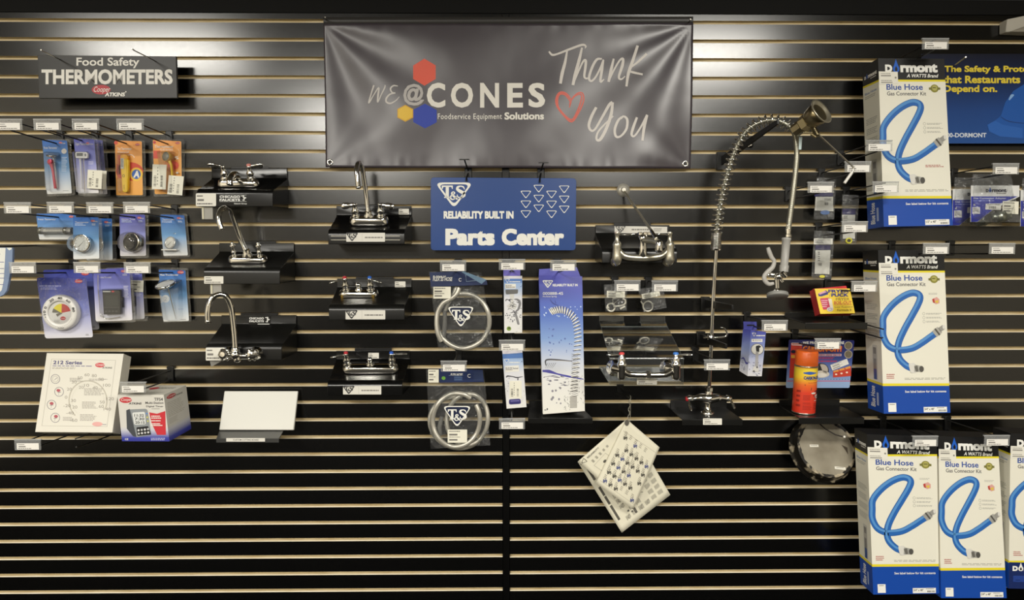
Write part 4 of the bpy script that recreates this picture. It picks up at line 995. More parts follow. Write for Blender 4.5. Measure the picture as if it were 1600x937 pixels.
# cutting board on its ledge
z5 = Z(300, 440, 3.605)
def ledge(label, bl, br, yb, fl, fr_, yf, ylip, d, mat=None, name='display_ledge'):
    mat = mat or ABSM()
    P0, P1, P2, P3 = U(bl, yb, .0), U(br, yb, .0), U(fr_, yf, d), U(fl, yf, d)
    zf = P3.z; zl = U(fl, ylip, d).z
    for p in (P0, P1): p.z = zf
    t = thing(name, label, 'shelf', ((P0.x + P1.x)/2, 0, zl), 'plain black ledges on the slat wall')
    b = MB(); th = Vector((0, 0, -.004))
    b.prism([P0, P3, P2, P1], [p + th for p in (P0, P3, P2, P1)], mat); b.build('ledge_top', t, bevel=.001)
    b = MB(); zz = Vector((0, 0, zl - zf)); b.prism([P3 + Vector((0, -.003, 0)), P3 + zz + Vector((0, -.003, 0)), P2 + zz + Vector((0, -.003, 0)), P2 + Vector((0, -.003, 0))], [P3, P3 + zz, P2 + zz, P2], mat); b.build('front_lip', t, bevel=.001)
    g = groove_near(zf + .02); b = MB(); b.box(((P0.x + P1.x)/2, -.002, (zf + g)/2), (abs(P1.x - P0.x), .006, abs(g - zf) + .008), mat); b.build('back_plate', t, bevel=.001)
    return t, zf
t, zf = ledge('charcoal ledge labelled CUSTOM CUTTING BOARD below the white board', 346, 447.5, 672, 338, 436, 684.6, 691, .20, P('#3a3a39', .35))
shelf_label(t, 353.5, 684.2, 414, 689.6, .2032, 'CUSTOM CUTTING BOARD', False, 'label_strip')
fr = quad_d([(350.5, 610.6), (465.5, 610.6), (458.7, 671.6), (342.3, 671.4)], [.03, .03, .085, .085])
t = thing('cutting_board', 'plain white cutting board leaning on the charcoal ledge', 'cutting board', (fr[3] + fr[2])/2)
b, *_ = carton(t, fr, .013, [P('#d2d1c9', .4)]*6); b.build('board', t, bevel=.003, seg=3)
# ledges
t, zf = ledge('black ledge under the tall blue spring box', 827, 908, 640, 825, 926, 653, 661, .2)
LEDGE_BOX = zf
t, zf = ledge('black ledge carrying the tall spring faucet', 1047, 1135, 637, 1066, 1160, 655, 664, .2)
price_chip(t, 1098.5, 653.5, 1128, 663.5, .2035)
LEDGE_TAP = zf
t, zf = ledge('black ledge below the yellow fryer tablet box', 1226, 1315, 488, 1258, 1355, 504, 514, .245)
t, zf = ledge('black ledge carrying the orange aerosol can', 1217, 1311, 634, 1248, 1350, 652, 662, .22)
LEDGE_CAN = zf
# ---------------------------------------------------------------- banner
from mathutils import noise as mnoise
def bw(u, v):
    """folds of the hanging vinyl: height off the wall in metres"""
    def fold(cx, cy, ang, k, ph, reach):
        dx, dy = (u - cx)*2.6, (v - cy); r = math.hypot(dx, dy); a = math.atan2(dy, dx)
        return math.sin(a*k + ph)*min(r, .5)*math.exp(-r/reach)
    s = .011*fold(0, 0, 0, 9, .4, .9) + .012*fold(1, 0, 0, 10, 1.2, .9) + .005*fold(0, 1, 0, 8, .2, .5) + .006*fold(1, 1, 0, 9, 2, .5)
    s += .0035*math.sin(u*17 + v*5.5 + 1.0)*(.3 + .7*v) + .003*math.sin(u*9 - v*4)
    s += .0024*mnoise.noise((u*7, v*2.2, 1.7)) + .0004*mnoise.noise((u*24, v*7, 4.2))
    e = min(1, max(0, (v - .9)/.1)); s += .0018*e*mnoise.noise((u*55, 2.5, 0))
    e = min(1, max(0, (.06 - v)/.06)); s += .0012*e*mnoise.noise((u*50, 7.5, 0))
    return .031 + s*1.2
BTL, BTR, BBR, BBL = [U(x, y, .03) for x, y in ((505.5, 37.5), (1083, 36.5), (1080, 263), (509.5, 261.5))]
def bp_(u, v, l=0):
    p = (BTL*(1 - u) + BTR*u)*(1 - v) + (BBL*(1 - u) + BBR*u)*v
    return Vector((p.x, -bw(u, v) - .0009*l, p.z))
t = thing('banner', 'wide grey vinyl banner with three hexagons, a red heart and Thank You in script', 'banner', (BBL + BBR)/2)
VIN = P('#433d43', .32, spec=.8)
def grid(b, fn, nu, nv, mat, smooth=True):
    vs = [fn(i/nu, j/nv) for j in range(nv + 1) for i in range(nu + 1)]
    b.add(vs, [(j*(nu + 1) + i, (j + 1)*(nu + 1) + i, (j + 1)*(nu + 1) + i + 1, j*(nu + 1) + i + 1) for j in range(nv) for i in range(nu)], mat, smooth)
b = MB(); grid(b, bp_, 150, 60, VIN)
b.build('vinyl_sheet', t).modifiers.new('Solidify', 'SOLIDIFY').thickness = -.0006
b = MB(); hem = lambda u, v: Vector(((BTL*(1 - u) + BTR*u).x, -.028 - .004*math.sin(v*PI), (BTL*(1 - u) + BTR*u).z + .028*(1 - v)))
grid(b, hem, 30, 6, P('#2f2d2b', .4)); b.build('top_hem', t)  # same vinyl in a darker colour that stands for its missing sheen
bz = Z(490, 10, 3.471); bz2 = Z(790, 10, 3.471)
def bpt(zf):
    def f(x, y, l=1):
        px, py = zf(x, y)
        v = (py - 37)/225.0; xl = 505.5 + 4*v; xr = 1083 - 3*v
        return bp_((px - xl)/(xr - xl), v, l)
    return f
class FineMB(MB):
    """print that follows the folds: long faces are cut up in the flat before being laid on"""
    def lay(s, pt, name, parent, maxlen):
        bm = bmesh.new(); vs = [bm.verts.new((v[0], v[1], v[2])) for v in s.v]
        lay = bm.faces.layers.int.new('m')
        for f, m in zip(s.f, s.m):
            try: q = bm.faces.new([vs[i] for i in f]); q.material_index = m
            except ValueError: pass
        bmesh.ops.triangulate(bm, faces=bm.faces[:])
        for _ in range(5):
            es = [e for e in bm.edges if e.calc_length() > maxlen]
            if not es: break
            bmesh.ops.subdivide_edges(bm, edges=es, cuts=1); bmesh.ops.triangulate(bm, faces=[f for f in bm.faces if len(f.verts) > 3])
        me = bpy.data.meshes.new(name); inv = _root_matrix(parent).inverted()
        for v in bm.verts: v.co = inv @ pt(v.co.x, v.co.y, v.co.z)
        bm.to_mesh(me); bm.free()
        for m in s.mats: me.materials.append(m)
        o = bpy.data.objects.new(name, me); COL.objects.link(o); o.parent = parent; return o
FLAT = lambda x, y, l=1: Vector((x, y, l))
W2 = P('#e9e5dc', .45); LG = P('#c9c4bf', .45)
b = FineMB()
def hexa(cx, cy, w, h, m):
    b.poly(FLAT, [(cx, cy - h/2), (cx - w/2, cy - h/4), (cx - w/2, cy + h/4), (cx, cy + h/2), (cx + w/2, cy + h/4), (cx + w/2, cy - h/4)], m, 1)
hexa(599, 355, 122, 145, P('#e2573f', .45)); b.lay(bpt(bz), 'red_hexagon', t, 30)
b = FineMB(); hexa(496, 578, 86, 92, P('#d8a429', .45)); b.poly(FLAT, [(496, 538), (458, 558), (458, 598), (496, 618), (534, 598), (534, 558)], P('#e8bf3c', .45), 2); b.lay(bpt(bz), 'yellow_hexagon', t, 30)
b = FineMB(); hexa(602, 592, 126, 134, P('#1c3aa8', .45)); b.lay(bpt(bz), 'blue_hexagon', t, 30)
b = FineMB()
for ch, x0, x1 in (('C', 612, 712), ('O', 742, 862), ('N', 900, 1003), ('E', 1047, 1132), ('S', 1162, 1252)): b.text(FLAT, ch, x0, 412, x1, 546, W2, 1, .03)
b.text(FLAT, 'Foodservice Equipment', 671, 578, 1018, 618, W2, 1, .004, 1.1); b.text(FLAT, 'Solutions', 1032, 572, 1246, 612, W2, 1, .035)
b.text(FLAT, '@', 486, 418, 598, 537, P('#b9b4b1', .45), 2, .03)
for pts, ws in (([(326, 424), (310, 470), (296, 520), (322, 480), (352, 438), (348, 480), (346, 516), (366, 475), (384, 440), (387, 424)], [9, 7, 8, 5, 8, 10, 7, 6, 7, 5]),
                ([(456, 430), (432, 428), (416, 444), (424, 464), (442, 468), (414, 474), (394, 496), (394, 516), (416, 524), (446, 508), (464, 488)], [5, 8, 9, 7, 6, 8, 10, 9, 8, 6, 3])):
    b.stroke(FLAT, pts, ws, LG, 1, 5)
b.lay(bpt(bz), 'company_lettering', t, 30)
b = FineMB()
for pts, ws in (([(232, 242), (250, 260), (280, 255), (340, 232), (410, 208), (432, 214), (428, 226)], [9, 12, 10, 12, 12, 10, 4]),
                ([(331, 238), (320, 300), (304, 360), (294, 416)], [9, 15, 18, 15]),
                ([(412, 222), (396, 290), (374, 370), (362, 424)], [10, 17, 18, 15]),
                ([(364, 416), (392, 350), (418, 296), (432, 292), (430, 330), (424, 376), (436, 388), (452, 380)], [9, 9, 10, 14, 14, 12, 9, 5]),
                ([(520, 282), (492, 286), (466, 330), (450, 384), (462, 402), (486, 380), (512, 330), (528, 286)], [9, 13, 14, 13, 11, 10, 10, 8]),
                ([(528, 288), (520, 340), (512, 404), (532, 392)], [10, 15, 13, 5]),
                ([(584, 282), (570, 340), (556, 406)], [10, 16, 14]),
                ([(556, 404), (584, 345), (616, 292), (634, 284), (630, 320), (612, 380), (626, 392), (646, 376)], [9, 9, 10, 13, 16, 12, 9, 5]),
                ([(714, 212), (688, 290), (664, 360), (654, 430)], [14, 16, 17, 12]),
                ([(762, 258), (716, 300), (664, 342), (690, 356), (742, 366)], [13, 11, 8, 12, 10]),
                ([(490, 542), (464, 592), (450, 640), (462, 668), (484, 660), (520, 600), (560, 530), (578, 512)], [14, 16, 15, 12, 11, 13, 16, 12]),
                ([(580, 514), (572, 580), (544, 660), (512, 716), (492, 716), (498, 680), (530, 640), (584, 588)], [14, 17, 17, 16, 12, 10, 9, 7]),
                ([(640, 588), (612, 610), (592, 660), (598, 700), (624, 698), (654, 660), (660, 610), (642, 590), (626, 604)], [9, 13, 14, 13, 11, 13, 14, 10, 6]),
                ([(712, 596), (692, 650), (682, 690), (698, 698), (732, 650), (766, 584)], [12, 15, 13, 10, 10, 12]),
                ([(766, 586), (750, 650), (740, 724)], [12, 16, 12])):
    b.stroke(FLAT, pts, ws, P('#d9d3cd', .45), 1, 5)
b.lay(bpt(bz2), 'script_lettering', t, 30)
b = FineMB()
for pts in ([(342, 546), (352, 505), (322, 468), (288, 466), (270, 500), (276, 540), (310, 586), (356, 622), (396, 566), (420, 510), (416, 470), (392, 466), (362, 490), (342, 530)],
            [(346, 540), (345, 510), (318, 476), (288, 476), (278, 510), (290, 556), (352, 612), (388, 560), (408, 500), (404, 474), (376, 482), (352, 508)]):
    b.stroke(FLAT, pts, [5, 9, 8, 9, 7, 5], P('#d9604f', .45), 1, 4)
b.lay(bpt(bz2), 'heart_drawing', t, 30)
for u, v in ((.012, .965), (.985, .965)):
    b = MB(); o = bp_(u, v, 0) + Vector((0, -.0006, 0)); b.lathe(o, (0, -1, 0), [(0, .014), (.002, .013), (.003, .010), (.002, .007), (0, .006)], P('#d9d6ce', .2, 1.0), 20, True, False); b.lathe(o, (0, -1, 0), [(.0004, .0001), (.0004, .007)], P('#141312', .6), 16, False, False); b.build('grommet', t)
for i, (x, y, x2, y2, lb) in enumerate(((508, 27, 511, 35, 'small metal pin above the left banner corner'), (1079, 30, 1076, 37, 'small metal pin above the right banner corner'))):
    a, e = U(x, y, .07), U(x2, y2, .0); t = thing('wall_pin', lab if False else lb, 'pin', (e.x, 0, e.z), 'pins holding the banner'); b = MB(); b.tube([e + Vector((0, .003, 0)), a], .0028, SATIN(), 8); b.build('pin', t)

# ---------------------------------------------------------------- parts centre sign
zs = Z(650, 240, 5.511)
t = thing('parts_sign', 'blue sign reading Parts Center with rows of triangles, below the banner', 'sign', U(788, 391, .06))
D2 = .055; b = MB(); b.slab(rquad((673, 277), (900.5, 278.5), (899.5, 391), (673, 391), .05), D2, D2 - .004, P('#1d4487', .3)); b.build('panel', t, bevel=.0008)
p = PX(D2, zs); b = MB(); SW = P('#efeee6', .45)
tri(b, p, 163, 248, 492, 472, SW, None, .085); ts_letters(b, p, 222, 274, 428, 398, SW, 2); b.build('maker_mark', t)
b = MB()
for cx, ys in ((946, (352, 437, 522)), (1057, (302, 388, 472)), (1167, (352, 438, 523)), (1276, (308, 395, 481))):
    for y in ys: tri(b, p, cx - 50, y - 33, cx + 50, y + 36, SW, None, .085)
b.build('triangle_pattern', t)
b = MB(); b.text(p, 'RELIABILITY BUILT IN', 238, 494, 840, 560, SW, 1, .05); b.build('slogan_lettering', t); b = MB(); b.text(p, 'Parts', 253, 645, 678, 790, SW, 1, .05); b.text(p, 'Center', 738, 645, 1275, 790, SW, 1, .05); b.build('title_lettering', t)
for i, (x0, y0, x1, y1, lb) in enumerate(((434, 222, 416, 50, 'black T-topped hook at the upper left of the blue parts sign'), (1066, 232, 1098, 77, 'black T-topped hook at the upper right of the blue parts sign'))):
    e = U(*zs(x0, y0), D2 + .006); a = U(*zs(x1, y1), .13); g = groove_near(e.z + .03); wx = U(*zs(450 if i == 0 else 1075, 150), .0).x
    t = thing('sign_hook', lb, 'hook', (wx, 0, g), 'T-topped hooks of the parts sign')
    b = MB(); b.box((wx, -.002, g - .012), (.03, .012, .05), BLACKP()); b.build('bracket', t, bevel=.002)
    b = MB(); b.tube([(wx, -.006, g - .016), (e.x, -D2 - .006, e.z + .004), (e.x, -D2 - .008, e.z - .008)], .0035, BLACKP(), 8); b.build('prong', t)
    b = MB(); b.tube([(wx, -.006, g - .004), a], .0032, BLACKP(), 8); b.box(a, (.040, .006, .0042), BLACKP()); b.build('arm', t)

# ---------------------------------------------------------------- bagged hoses
FILM = CLEAR('bag_film', '#f7f8f8', .03, .0, .14, .9, 22, .55)
def bag(t, z, poly, d0, d1, name='bag', n=10, film=None):
    """plastic bag: outline tl tr br bl, puffed between d0 and d1"""
    film = film or FILM
    tl, tr, br, bl = poly
    def fn(s):
        def f(u, v):
            x = (tl[0]*(1-u) + tr[0]*u)*(1-v) + (bl[0]*(1-u) + br[0]*u)*v; y = (tl[1]*(1-u) + tr[1]*u)*(1-v) + (bl[1]*(1-u) + br[1]*u)*v
            k = (math.sin(PI*min(max(u, 0), 1))**.6)*(math.sin(PI*min(max(v, 0), 1))**.5); m = (d0 + d1)/2
            w = .002*mnoise.noise((x*.013, y*.013, s*3 + d0*20)) * k
            return U(*z(x, y), m + s*(d1 - d0)/2*k + w)
        return f
    b = MB(); grid(b, fn(1), n, n, film); grid(b, fn(-1), n, n, film); return b.build(name, t)
STEEL = lambda: P('#c2beb2', .36, .45)
def hose_bag(label, z, poly, head, loops, handle, logo_box, d, txt, stickers, extra=None):
    t = thing('hose_bag', label, 'hose', U(*z((poly[2][0] + poly[3][0])/2, poly[2][1]), d), 'bagged coiled hoses')
    b = MB(); NVY = P('#1a2a54', .4); b.slab(head, d + .035, d + .0345, NVY, z); p = PX(d + .0352, z)
    for (s, x0, y0, x1, y1) in txt: b.text(p, s, x0, y0, x1, y1, SW, 1, .02, 1, 4)
    if extra: extra(b, p)
    b.build('header_card', t)
    for pts, r, dd in loops:
        b = MB(); b.tube(cr([U(*z(x, y), d + dd + .004*math.sin(i*1.3)) for i, (x, y) in enumerate(pts)], 6), r, STEEL(), 12); b.build('coiled_hose', t)
    b = MB(); b.tube([U(*z(x, y), d + .014) for x, y in handle], [.008, .0095, .010, .0095, .008], P('#6f6e6a', .4), 14); b.build('hose_grip', t)
    lx0, ly0, lx1, ly1 = logo_box; b = MB(); p = PX(d + .036, z); tri(b, p, lx0, ly0, lx1, ly1, SW, P('#16203f', .4), .055); ts_letters(b, p, lx0 + (lx1 - lx0)*.19, ly0 + (ly1 - ly0)*.15, lx0 + (lx1 - lx0)*.83, ly0 + (ly1 - ly0)*.68, SW, 3); b.build('printed_mark', t)
    for s in stickers: sticker(t, z, *s, d + .037, 0, 'sticker', False)
    bag(t, z, poly, d - .004, d + .034, 'bag', 12)
    return t
def ell(cx, cy, rx, ry, a0, a1, n=14, tilt=0):
    out = []
    for i in range(n + 1):
        a = math.radians(a0 + (a1 - a0)*i/n); x, y = rx*math.cos(a), -ry*math.sin(a); c, s = math.cos(tilt), math.sin(tilt); out.append((cx + x*c - y*s, cy + x*s + y*c))
    return out
z = Z(650, 400, 5.858)
def ex1(b, p):
    b.poly(p, [(415, 145), (440, 140), (645, 215), (600, 255)], P('#6f8ba4', .3), 2); b.stroke(p, [(455, 170), (460, 232), (560, 222)], 4, P('#8aa0b4'), 1, 1); b.ring(p, 405, 216, 14, 16, 4, SW, 1, 14, 40, 320)
hose_bag('clear bag with grey steel hose, torn navy header, upper of the two', z, [(118, 142), (600, 150), (708, 830), (205, 865)], [(125, 148), (135, 280), (655, 262), (645, 222), (430, 140)],
         [(ell(432, 592, 240, 250, 140, 500, 24), .0098, .012), ([(395, 290), (372, 345), (330, 385), (250, 430), (200, 510), (188, 600), (198, 700), (232, 780)], .0094, .024), ([(368, 280), (350, 330), (300, 420), (270, 500)], .008, .006)], [(262, 500), (265, 570), (262, 640), (256, 710), (248, 780)], (280, 462, 540, 658), .10,
         (('B-0044-H', 155, 178, 268, 200), ('FLEX SS HOSE', 155, 192, 330, 228)), [(158, 280, 318, 388)], ex1)
z = Z(650, 550, 5.858)
def ex2(b, p):
    b.disc(p, 252, 237, 18, 16, P('#6fae3c'), 1); b.ring(p, 488, 216, 16, 17, 4, SW, 1, 14, 40, 320); b.rect(p, 528, 180, 612, 260, P('#1f3058'), 1); b.lines(p, 350, 222, 440, 262, 5, P('#5f7ba6'), 1); b.lines(p, 300, 212, 440, 220, 1, P('#8298b8'), 1)
hose_bag('clear bag with two coils of pale hose, green dot on navy header', z, [(92, 158), (622, 162), (680, 850), (135, 885)], [(210, 152), (215, 280), (622, 272), (610, 162)],
         [(ell(470, 615, 188, 235, 110, 465, 22, .12), .0096, .012), (ell(370, 620, 215, 245, 60, 400, 22, .1), .0096, .024), (ell(385, 640, 260, 235, 95, 330, 16, .25), .0096, .004)], [(238, 590), (225, 640), (215, 690), (220, 740), (225, 760)], (240, 492, 512, 692), .10,
         (('FLEX HOSE', 316, 193, 424, 216),), [(112, 158, 208, 278), (290, 708, 468, 828)], ex2)

# ---------------------------------------------------------------- slim boxes and tall spring box
def splash(b, p, x0, y0, x1, y1, m, n, seed, l=1):
    r = random.Random(seed)
    for _ in range(n):
        x, y = r.uniform(x0, x1), r.uniform(y0, y1); q = [(x, y)]
        for k in range(3): x += r.uniform(-.12, .16)*(x1 - x0); y += r.uniform(-.02, .06)*(y1 - y0); q.append((min(max(x, x0), x1), min(max(y, y0), y1)))
        b.stroke(p, q, [1, r.uniform(4, 11)*(x1 - x0)/180, 1], m, l, 3)
def drops(b, p, x0, y0, x1, y1, m, n, seed, s=5, l=1):
    r = random.Random(seed)
    for _ in range(n):
        q = r.uniform(.4, 1)*s; b.disc(p, r.uniform(x0, x1), r.uniform(y0, y1), q, q*1.1, m, l, 8)
DK = P('#4a4a50', .4)
def slim(label, z, front, d, deco, tab=None, stk=None):
    fr = [U(*z(*q), d) for q in front]
    t = thing('part_box', label, 'box', (fr[2] + fr[3])/2, 'boxed faucet parts')
    SG = GRAD([(0, '#e9e8e4'), (.62, '#dfe0e6'), (.8, '#a9bfe0'), (.93, '#8fb0e0'), (.94, '#e4e2ee'), (1, '#ebe9ee')], .4)
    b, f, fl, frt, ft = carton(t, fr, .04, [SG, SG, SG, WHITE(), WHITE(), SG]); p = PX(d, z); deco(b, p); b.build('carton', t)
    if tab: b = MB(); b.slab(tab, d - .018, d - .0185, P('#6d66bb', .4), z); p = PX(d - .018, z); b.poly(p, [((tab[0][0] + tab[3][0])/2 - 38, tab[0][1] + 26), ((tab[0][0] + tab[3][0])/2 + 38, tab[0][1] + 26), ((tab[0][0] + tab[3][0])/2 + 10, tab[0][1] + 8), ((tab[0][0] + tab[3][0])/2 - 10, tab[0][1] + 8)], P('#0c0c0e'), 1); b.build('hang_tab', t)
    if stk: sticker(t, z, *stk, d + .001)
    return t
z = Z(775, 400, 6.691)
def d1(b, p):
    b.rect(p, 86, 236, 272, 278, P('#5f86c8', .4), 1); tri(b, p, 92, 238, 146, 282, SW, P('#5f86c8', .4), .12, 2); b.lines(p, 140, 262, 255, 272, 1, SW, 2, .9, 0)
    b.rect(p, 96, 290, 208, 338, WHITE(), 1); b.text(p, 'B-0107', 104, 302, 165, 315, P('#4a4a60'), 2, .01); b.lines(p, 104, 320, 200, 330, 1, INK(), 2, .7, 0)
    b.poly(p, rquad((98, 350), (232, 346), (228, 392), (104, 400), .25), P('#6d6d6c', .35), 2); b.poly(p, [(140, 398), (192, 394), (182, 480), (220, 520), (200, 555), (130, 545), (110, 520), (158, 485)], P('#d5d4d0', .3), 1)
    b.stroke(p, [(100, 470), (112, 452), (150, 462)], [4, 10, 4], DK, 2); b.stroke(p, [(190, 450), (225, 455), (250, 490), (235, 550), (208, 580), (206, 610)], [8, 22, 26, 22, 16, 12], P('#7f7f82', .35), 3); b.stroke(p, [(206, 605), (222, 660), (238, 715)], [20, 24, 18], P('#8d8d8f', .35), 3); b.stroke(p, [(200, 620), (226, 712)], [2, 3], DK, 4, 1)
    splash(b, p, 92, 440, 262, 640, DK, 26, 3, 2); drops(b, p, 100, 600, 200, 690, P('#77777e'), 14, 5, 8); splash(b, p, 205, 730, 255, 790, DK, 6, 8); b.disc(p, 135, 757, 23, 23, P('#7f9c3c'), 1); b.disc(p, 137, 752, 11, 9, P('#3a4424'), 2); b.stroke(p, [(252, 322), (270, 310)], 4, P('#3c55a8'), 1, 1)
slim('slim white box with sprayer picture and green dot, upper of its column', z, [(80, 208), (274, 208), (274, 800), (86, 804)], .14, d1, [(77, 140), (77, 206), (254, 206), (254, 140)])
z = Z(775, 530, 6.246)
def d2(b, p):
    b.poly(p, [(64, 145), (66, 188), (262, 180), (258, 130)], P('#5f86c8', .4), 1); tri(b, p, 76, 192, 132, 236, SW, P('#7f9fd6', .4), .12, 2); b.lines(p, 128, 220, 230, 232, 1, SW, 2, .9, 0); b.rect(p, 66, 110, 205, 142, P('#e8e4ec'), 1)
    b.poly(p, [(88, 260), (222, 252), (226, 312), (92, 320)], WHITE(), 2); b.text(p, 'B-0109 Swivel', 96, 272, 215, 290, P('#4a4a60'), 3, .01); b.lines(p, 96, 294, 160, 302, 1, INK(), 3, .7, 0)
    b.stroke(p, [(100, 372), (112, 358), (160, 362), (205, 372), (262, 362)], [6, 14, 8, 12, 4], DK, 2); splash(b, p, 90, 360, 140, 520, DK, 14, 11, 1); splash(b, p, 250, 480, 282, 640, DK, 10, 14, 1); splash(b, p, 100, 400, 140, 440, P('#3c3c9a'), 5, 2, 2)
    b.poly(p, rquad((125, 585), (238, 578), (245, 628), (128, 636), .35), P('#3a3670', .3), 2); b.poly(p, rquad((140, 592), (228, 588), (230, 604), (142, 610), .4), P('#6a66a0', .3), 3); b.stroke(p, [(215, 378), (212, 398)], 10, DK, 2, 1); b.disc(p, 252, 216, 4, 6, DK, 1)
slim('slim white box with cream sticker and violet knob, lower of its column', z, [(60, 105), (256, 100), (298, 660), (104, 676)], .14, d2, None, (132, 405, 250, 575))
z = Z(840, 410, 3.904)
fr = [U(*z(*q), d) for q, d in (((8, 98), .10), ((272, 84), .10), ((288, 905), .17), ((33, 925), .17))]
t = thing('spring_box', 'tall blue to white box picturing a steel spring, standing on a black ledge', 'box', (fr[2] + fr[3])/2)
TGB = GRAD([(0, '#e6e4da'), (.25, '#e2e1de'), (.38, '#ccd2e0'), (.55, '#7f9fd4'), (.72, '#4a6cc0'), (.9, '#4450b4'), (1, '#4a4cb0')], .35)
b, f, fl, frt, ft = carton(t, fr, .06, [TGB]*4 + [WHITE(), TGB])
def fp(x, y, l=1):
    v = (y - 91)/825.0; xl = 8 + 25*v; xr = 272 + 16*v; return f((x - xl)/(xr - xl), v + (x - 140)*.00006, l)
tri(b, fp, 26, 108, 98, 158, SW, P('#4a55b4', .4), .1, 1); ts_letters(b, fp, 42, 112, 82, 142, SW, 3); b.text(fp, 'RELIABILITY BUILT IN', 92, 130, 244, 146, SW, 1, .03); b.text(fp, '000888-45', 32, 180, 155, 198, SW, 1, .01); b.text(fp, 'Pre-Rinse Spring', 32, 203, 116, 214, SW, 1, .01)
cl = cr([Vector((x, y, 0)) for x, y in ((80, 302), (110, 292), (150, 290), (195, 310), (228, 350), (242, 410), (246, 480), (240, 560), (234, 640), (226, 720), (222, 780))], 3)
for i, q in enumerate(cl):
    tg = (cl[min(i + 1, len(cl) - 1)] - cl[max(i - 1, 0)]).normalized(); nn = Vector((-tg.y, tg.x, 0)); h = 22 + i*.05
    b.stroke(fp, [(q.x - nn.x*h - 5*tg.x, q.y - nn.y*h - 5*tg.y), (q.x, q.y), (q.x + nn.x*h + 5*tg.x, q.y + nn.y*h + 5*tg.y)], [3, 8, 3], P('#e6e4dc', .25), 3, 3); b.stroke(fp, [(q.x - nn.x*h + 4*tg.x, q.y - nn.y*h + 4*tg.y), (q.x + 4*tg.x, q.y + 4*tg.y), (q.x + nn.x*h + 12*tg.x, q.y + nn.y*h + 12*tg.y)], [3, 7, 3], P('#3a3838', .3), 2, 3)
for k in range(9): b.rect(fp, 197, 818 + k*8, 240, 822 + k*8, P('#77736c', .3), 2); b.rect(fp, 197, 822 + k*8, 240, 826 + k*8, P('#d6d4cc', .3), 2)
for y in range(560, 820, 12): b.stroke(fp, [(206, y), (226, y + 5), (248, y - 2)], [2, 3, 2], P('#6b6866', .3), 3, 2)
b.stroke(fp, [(52, 628), (48, 602), (64, 592), (120, 594), (210, 604)], [5, 9, 9, 8, 5], P('#46454a', .3), 2); b.stroke(fp, [(60, 602), (120, 600), (205, 606)], [2, 4, 2], P('#c9c6c4', .3), 3)
for k in range(5): b.stroke(fp, [(64 + k*12, 612), (54 + k*11, 632), (46 + k*10, 645)], [3, 2, 1], P('#77757a'), 1)
b.stroke(fp, [(30, 660), (70, 664), (120, 680), (180, 695), (280, 716)], [12, 20, 9, 12, 5], P('#44429c', .35), 1); b.stroke(fp, [(75, 225), (95, 250), (130, 265)], [3, 9, 3], P('#33408f'), 1); b.stroke(fp, [(105, 232), (112, 250)], [3, 6], P('#33408f'), 1)
splash(b, fp, 40, 690, 190, 760, P('#6c6a78'), 18, 21); splash(b, fp, 160, 780, 200, 900, DK, 26, 22); splash(b, fp, 235, 690, 286, 860, P('#66646e'), 16, 23); drops(b, fp, 80, 745, 150, 860, P('#8a8890'), 9, 24, 8); drops(b, fp, 60, 380, 230, 570, P('#5668ac'), 22, 25, 6); drops(b, fp, 30, 270, 270, 340, P('#bcd0f0'), 20, 26, 5); drops(b, fp, 40, 890, 60, 900, DK, 3, 2, 5)
b.build('carton', t)
n = (fr[1] - fr[0]).cross(fr[3] - fr[0]).normalized(); n = -n if n.y > 0 else n
b = MB(); a, e = fr[0] - n*.03, fr[1] - n*.03; up = (fr[0] - fr[3]).normalized()*.042; tb = [a, e - (e - a)*.02, e - (e - a)*.1 + up, a + (e - a)*.02 + up]; b.prism(tb, [p - n*-.0006 for p in tb], P('#4a4cb0', .4)); b.build('hang_tab', t)

# ---------------------------------------------------------------- two small bags
z = Z(910, 430, 4.933)
SM = CLEAR('small_bag_film', '#f4f5f5', .05, .02, .14, .8, 30, .6)
t = thing('parts_bag', 'small clear bag with a white metal key shaped part, left of the pair', 'bag', U(*z(258, 275), .05), 'small clear bags of parts')
b = MB(); p = lambda x, y, d=.062: U(*z(x, y), d); MT = P('#d6d3c6', .3, .6)
b.lathe(p(220, 246), (0, -1, 0), [(0, .013), (0, .020), (.004, .020), (.004, .013), (0, .013)], MT, 20, True, False); b.tube(cr([p(238, 240), p(300, 232), p(330, 215), p(328, 190), p(310, 180)], 4), .0045, MT, 8); b.tube([p(232, 185), p(238, 222), p(285, 180), p(232, 180)], .0032, MT, 8); b.tube([p(185, 255), p(205, 245)], .007, MT, 8); b.tube([p(290, 258), p(330, 238)], .005, MT, 8); b.build('metal_part', t)
sticker(t, z, 188, 120, 328, 172, .068, 1, 'sticker', False); bag(t, z, [(165, 72), (345, 60), (342, 270), (178, 278)], .048, .072, film=SM)
t = thing('parts_bag', 'small clear bag with a round white ring, right of the pair', 'bag', U(*z(560, 270), .05), 'small clear bags of parts')
b = MB(); b.tube([p(505 + 37*math.cos(k*PI/10), 238 + 39*math.sin(k*PI/10)) for k in range(20)], .0032, MT, 8, True); b.build('ring', t)
b = MB(); b.tube([p(558 + 9*math.cos(k*PI/6), 250 + 9*math.sin(k*PI/6)) for k in range(12)], .0018, DK, 6, True); b.build('small_seal', t)
b = MB(); b.tube([p(450, 200), p(470, 225)], .003, MT, 8); b.build('pin', t)
sticker(t, z, 458, 132, 598, 170, .068, -11, 'sticker', False); bag(t, z, [(430, 105), (620, 80), (650, 250), (470, 285)], .048, .072, film=SM)

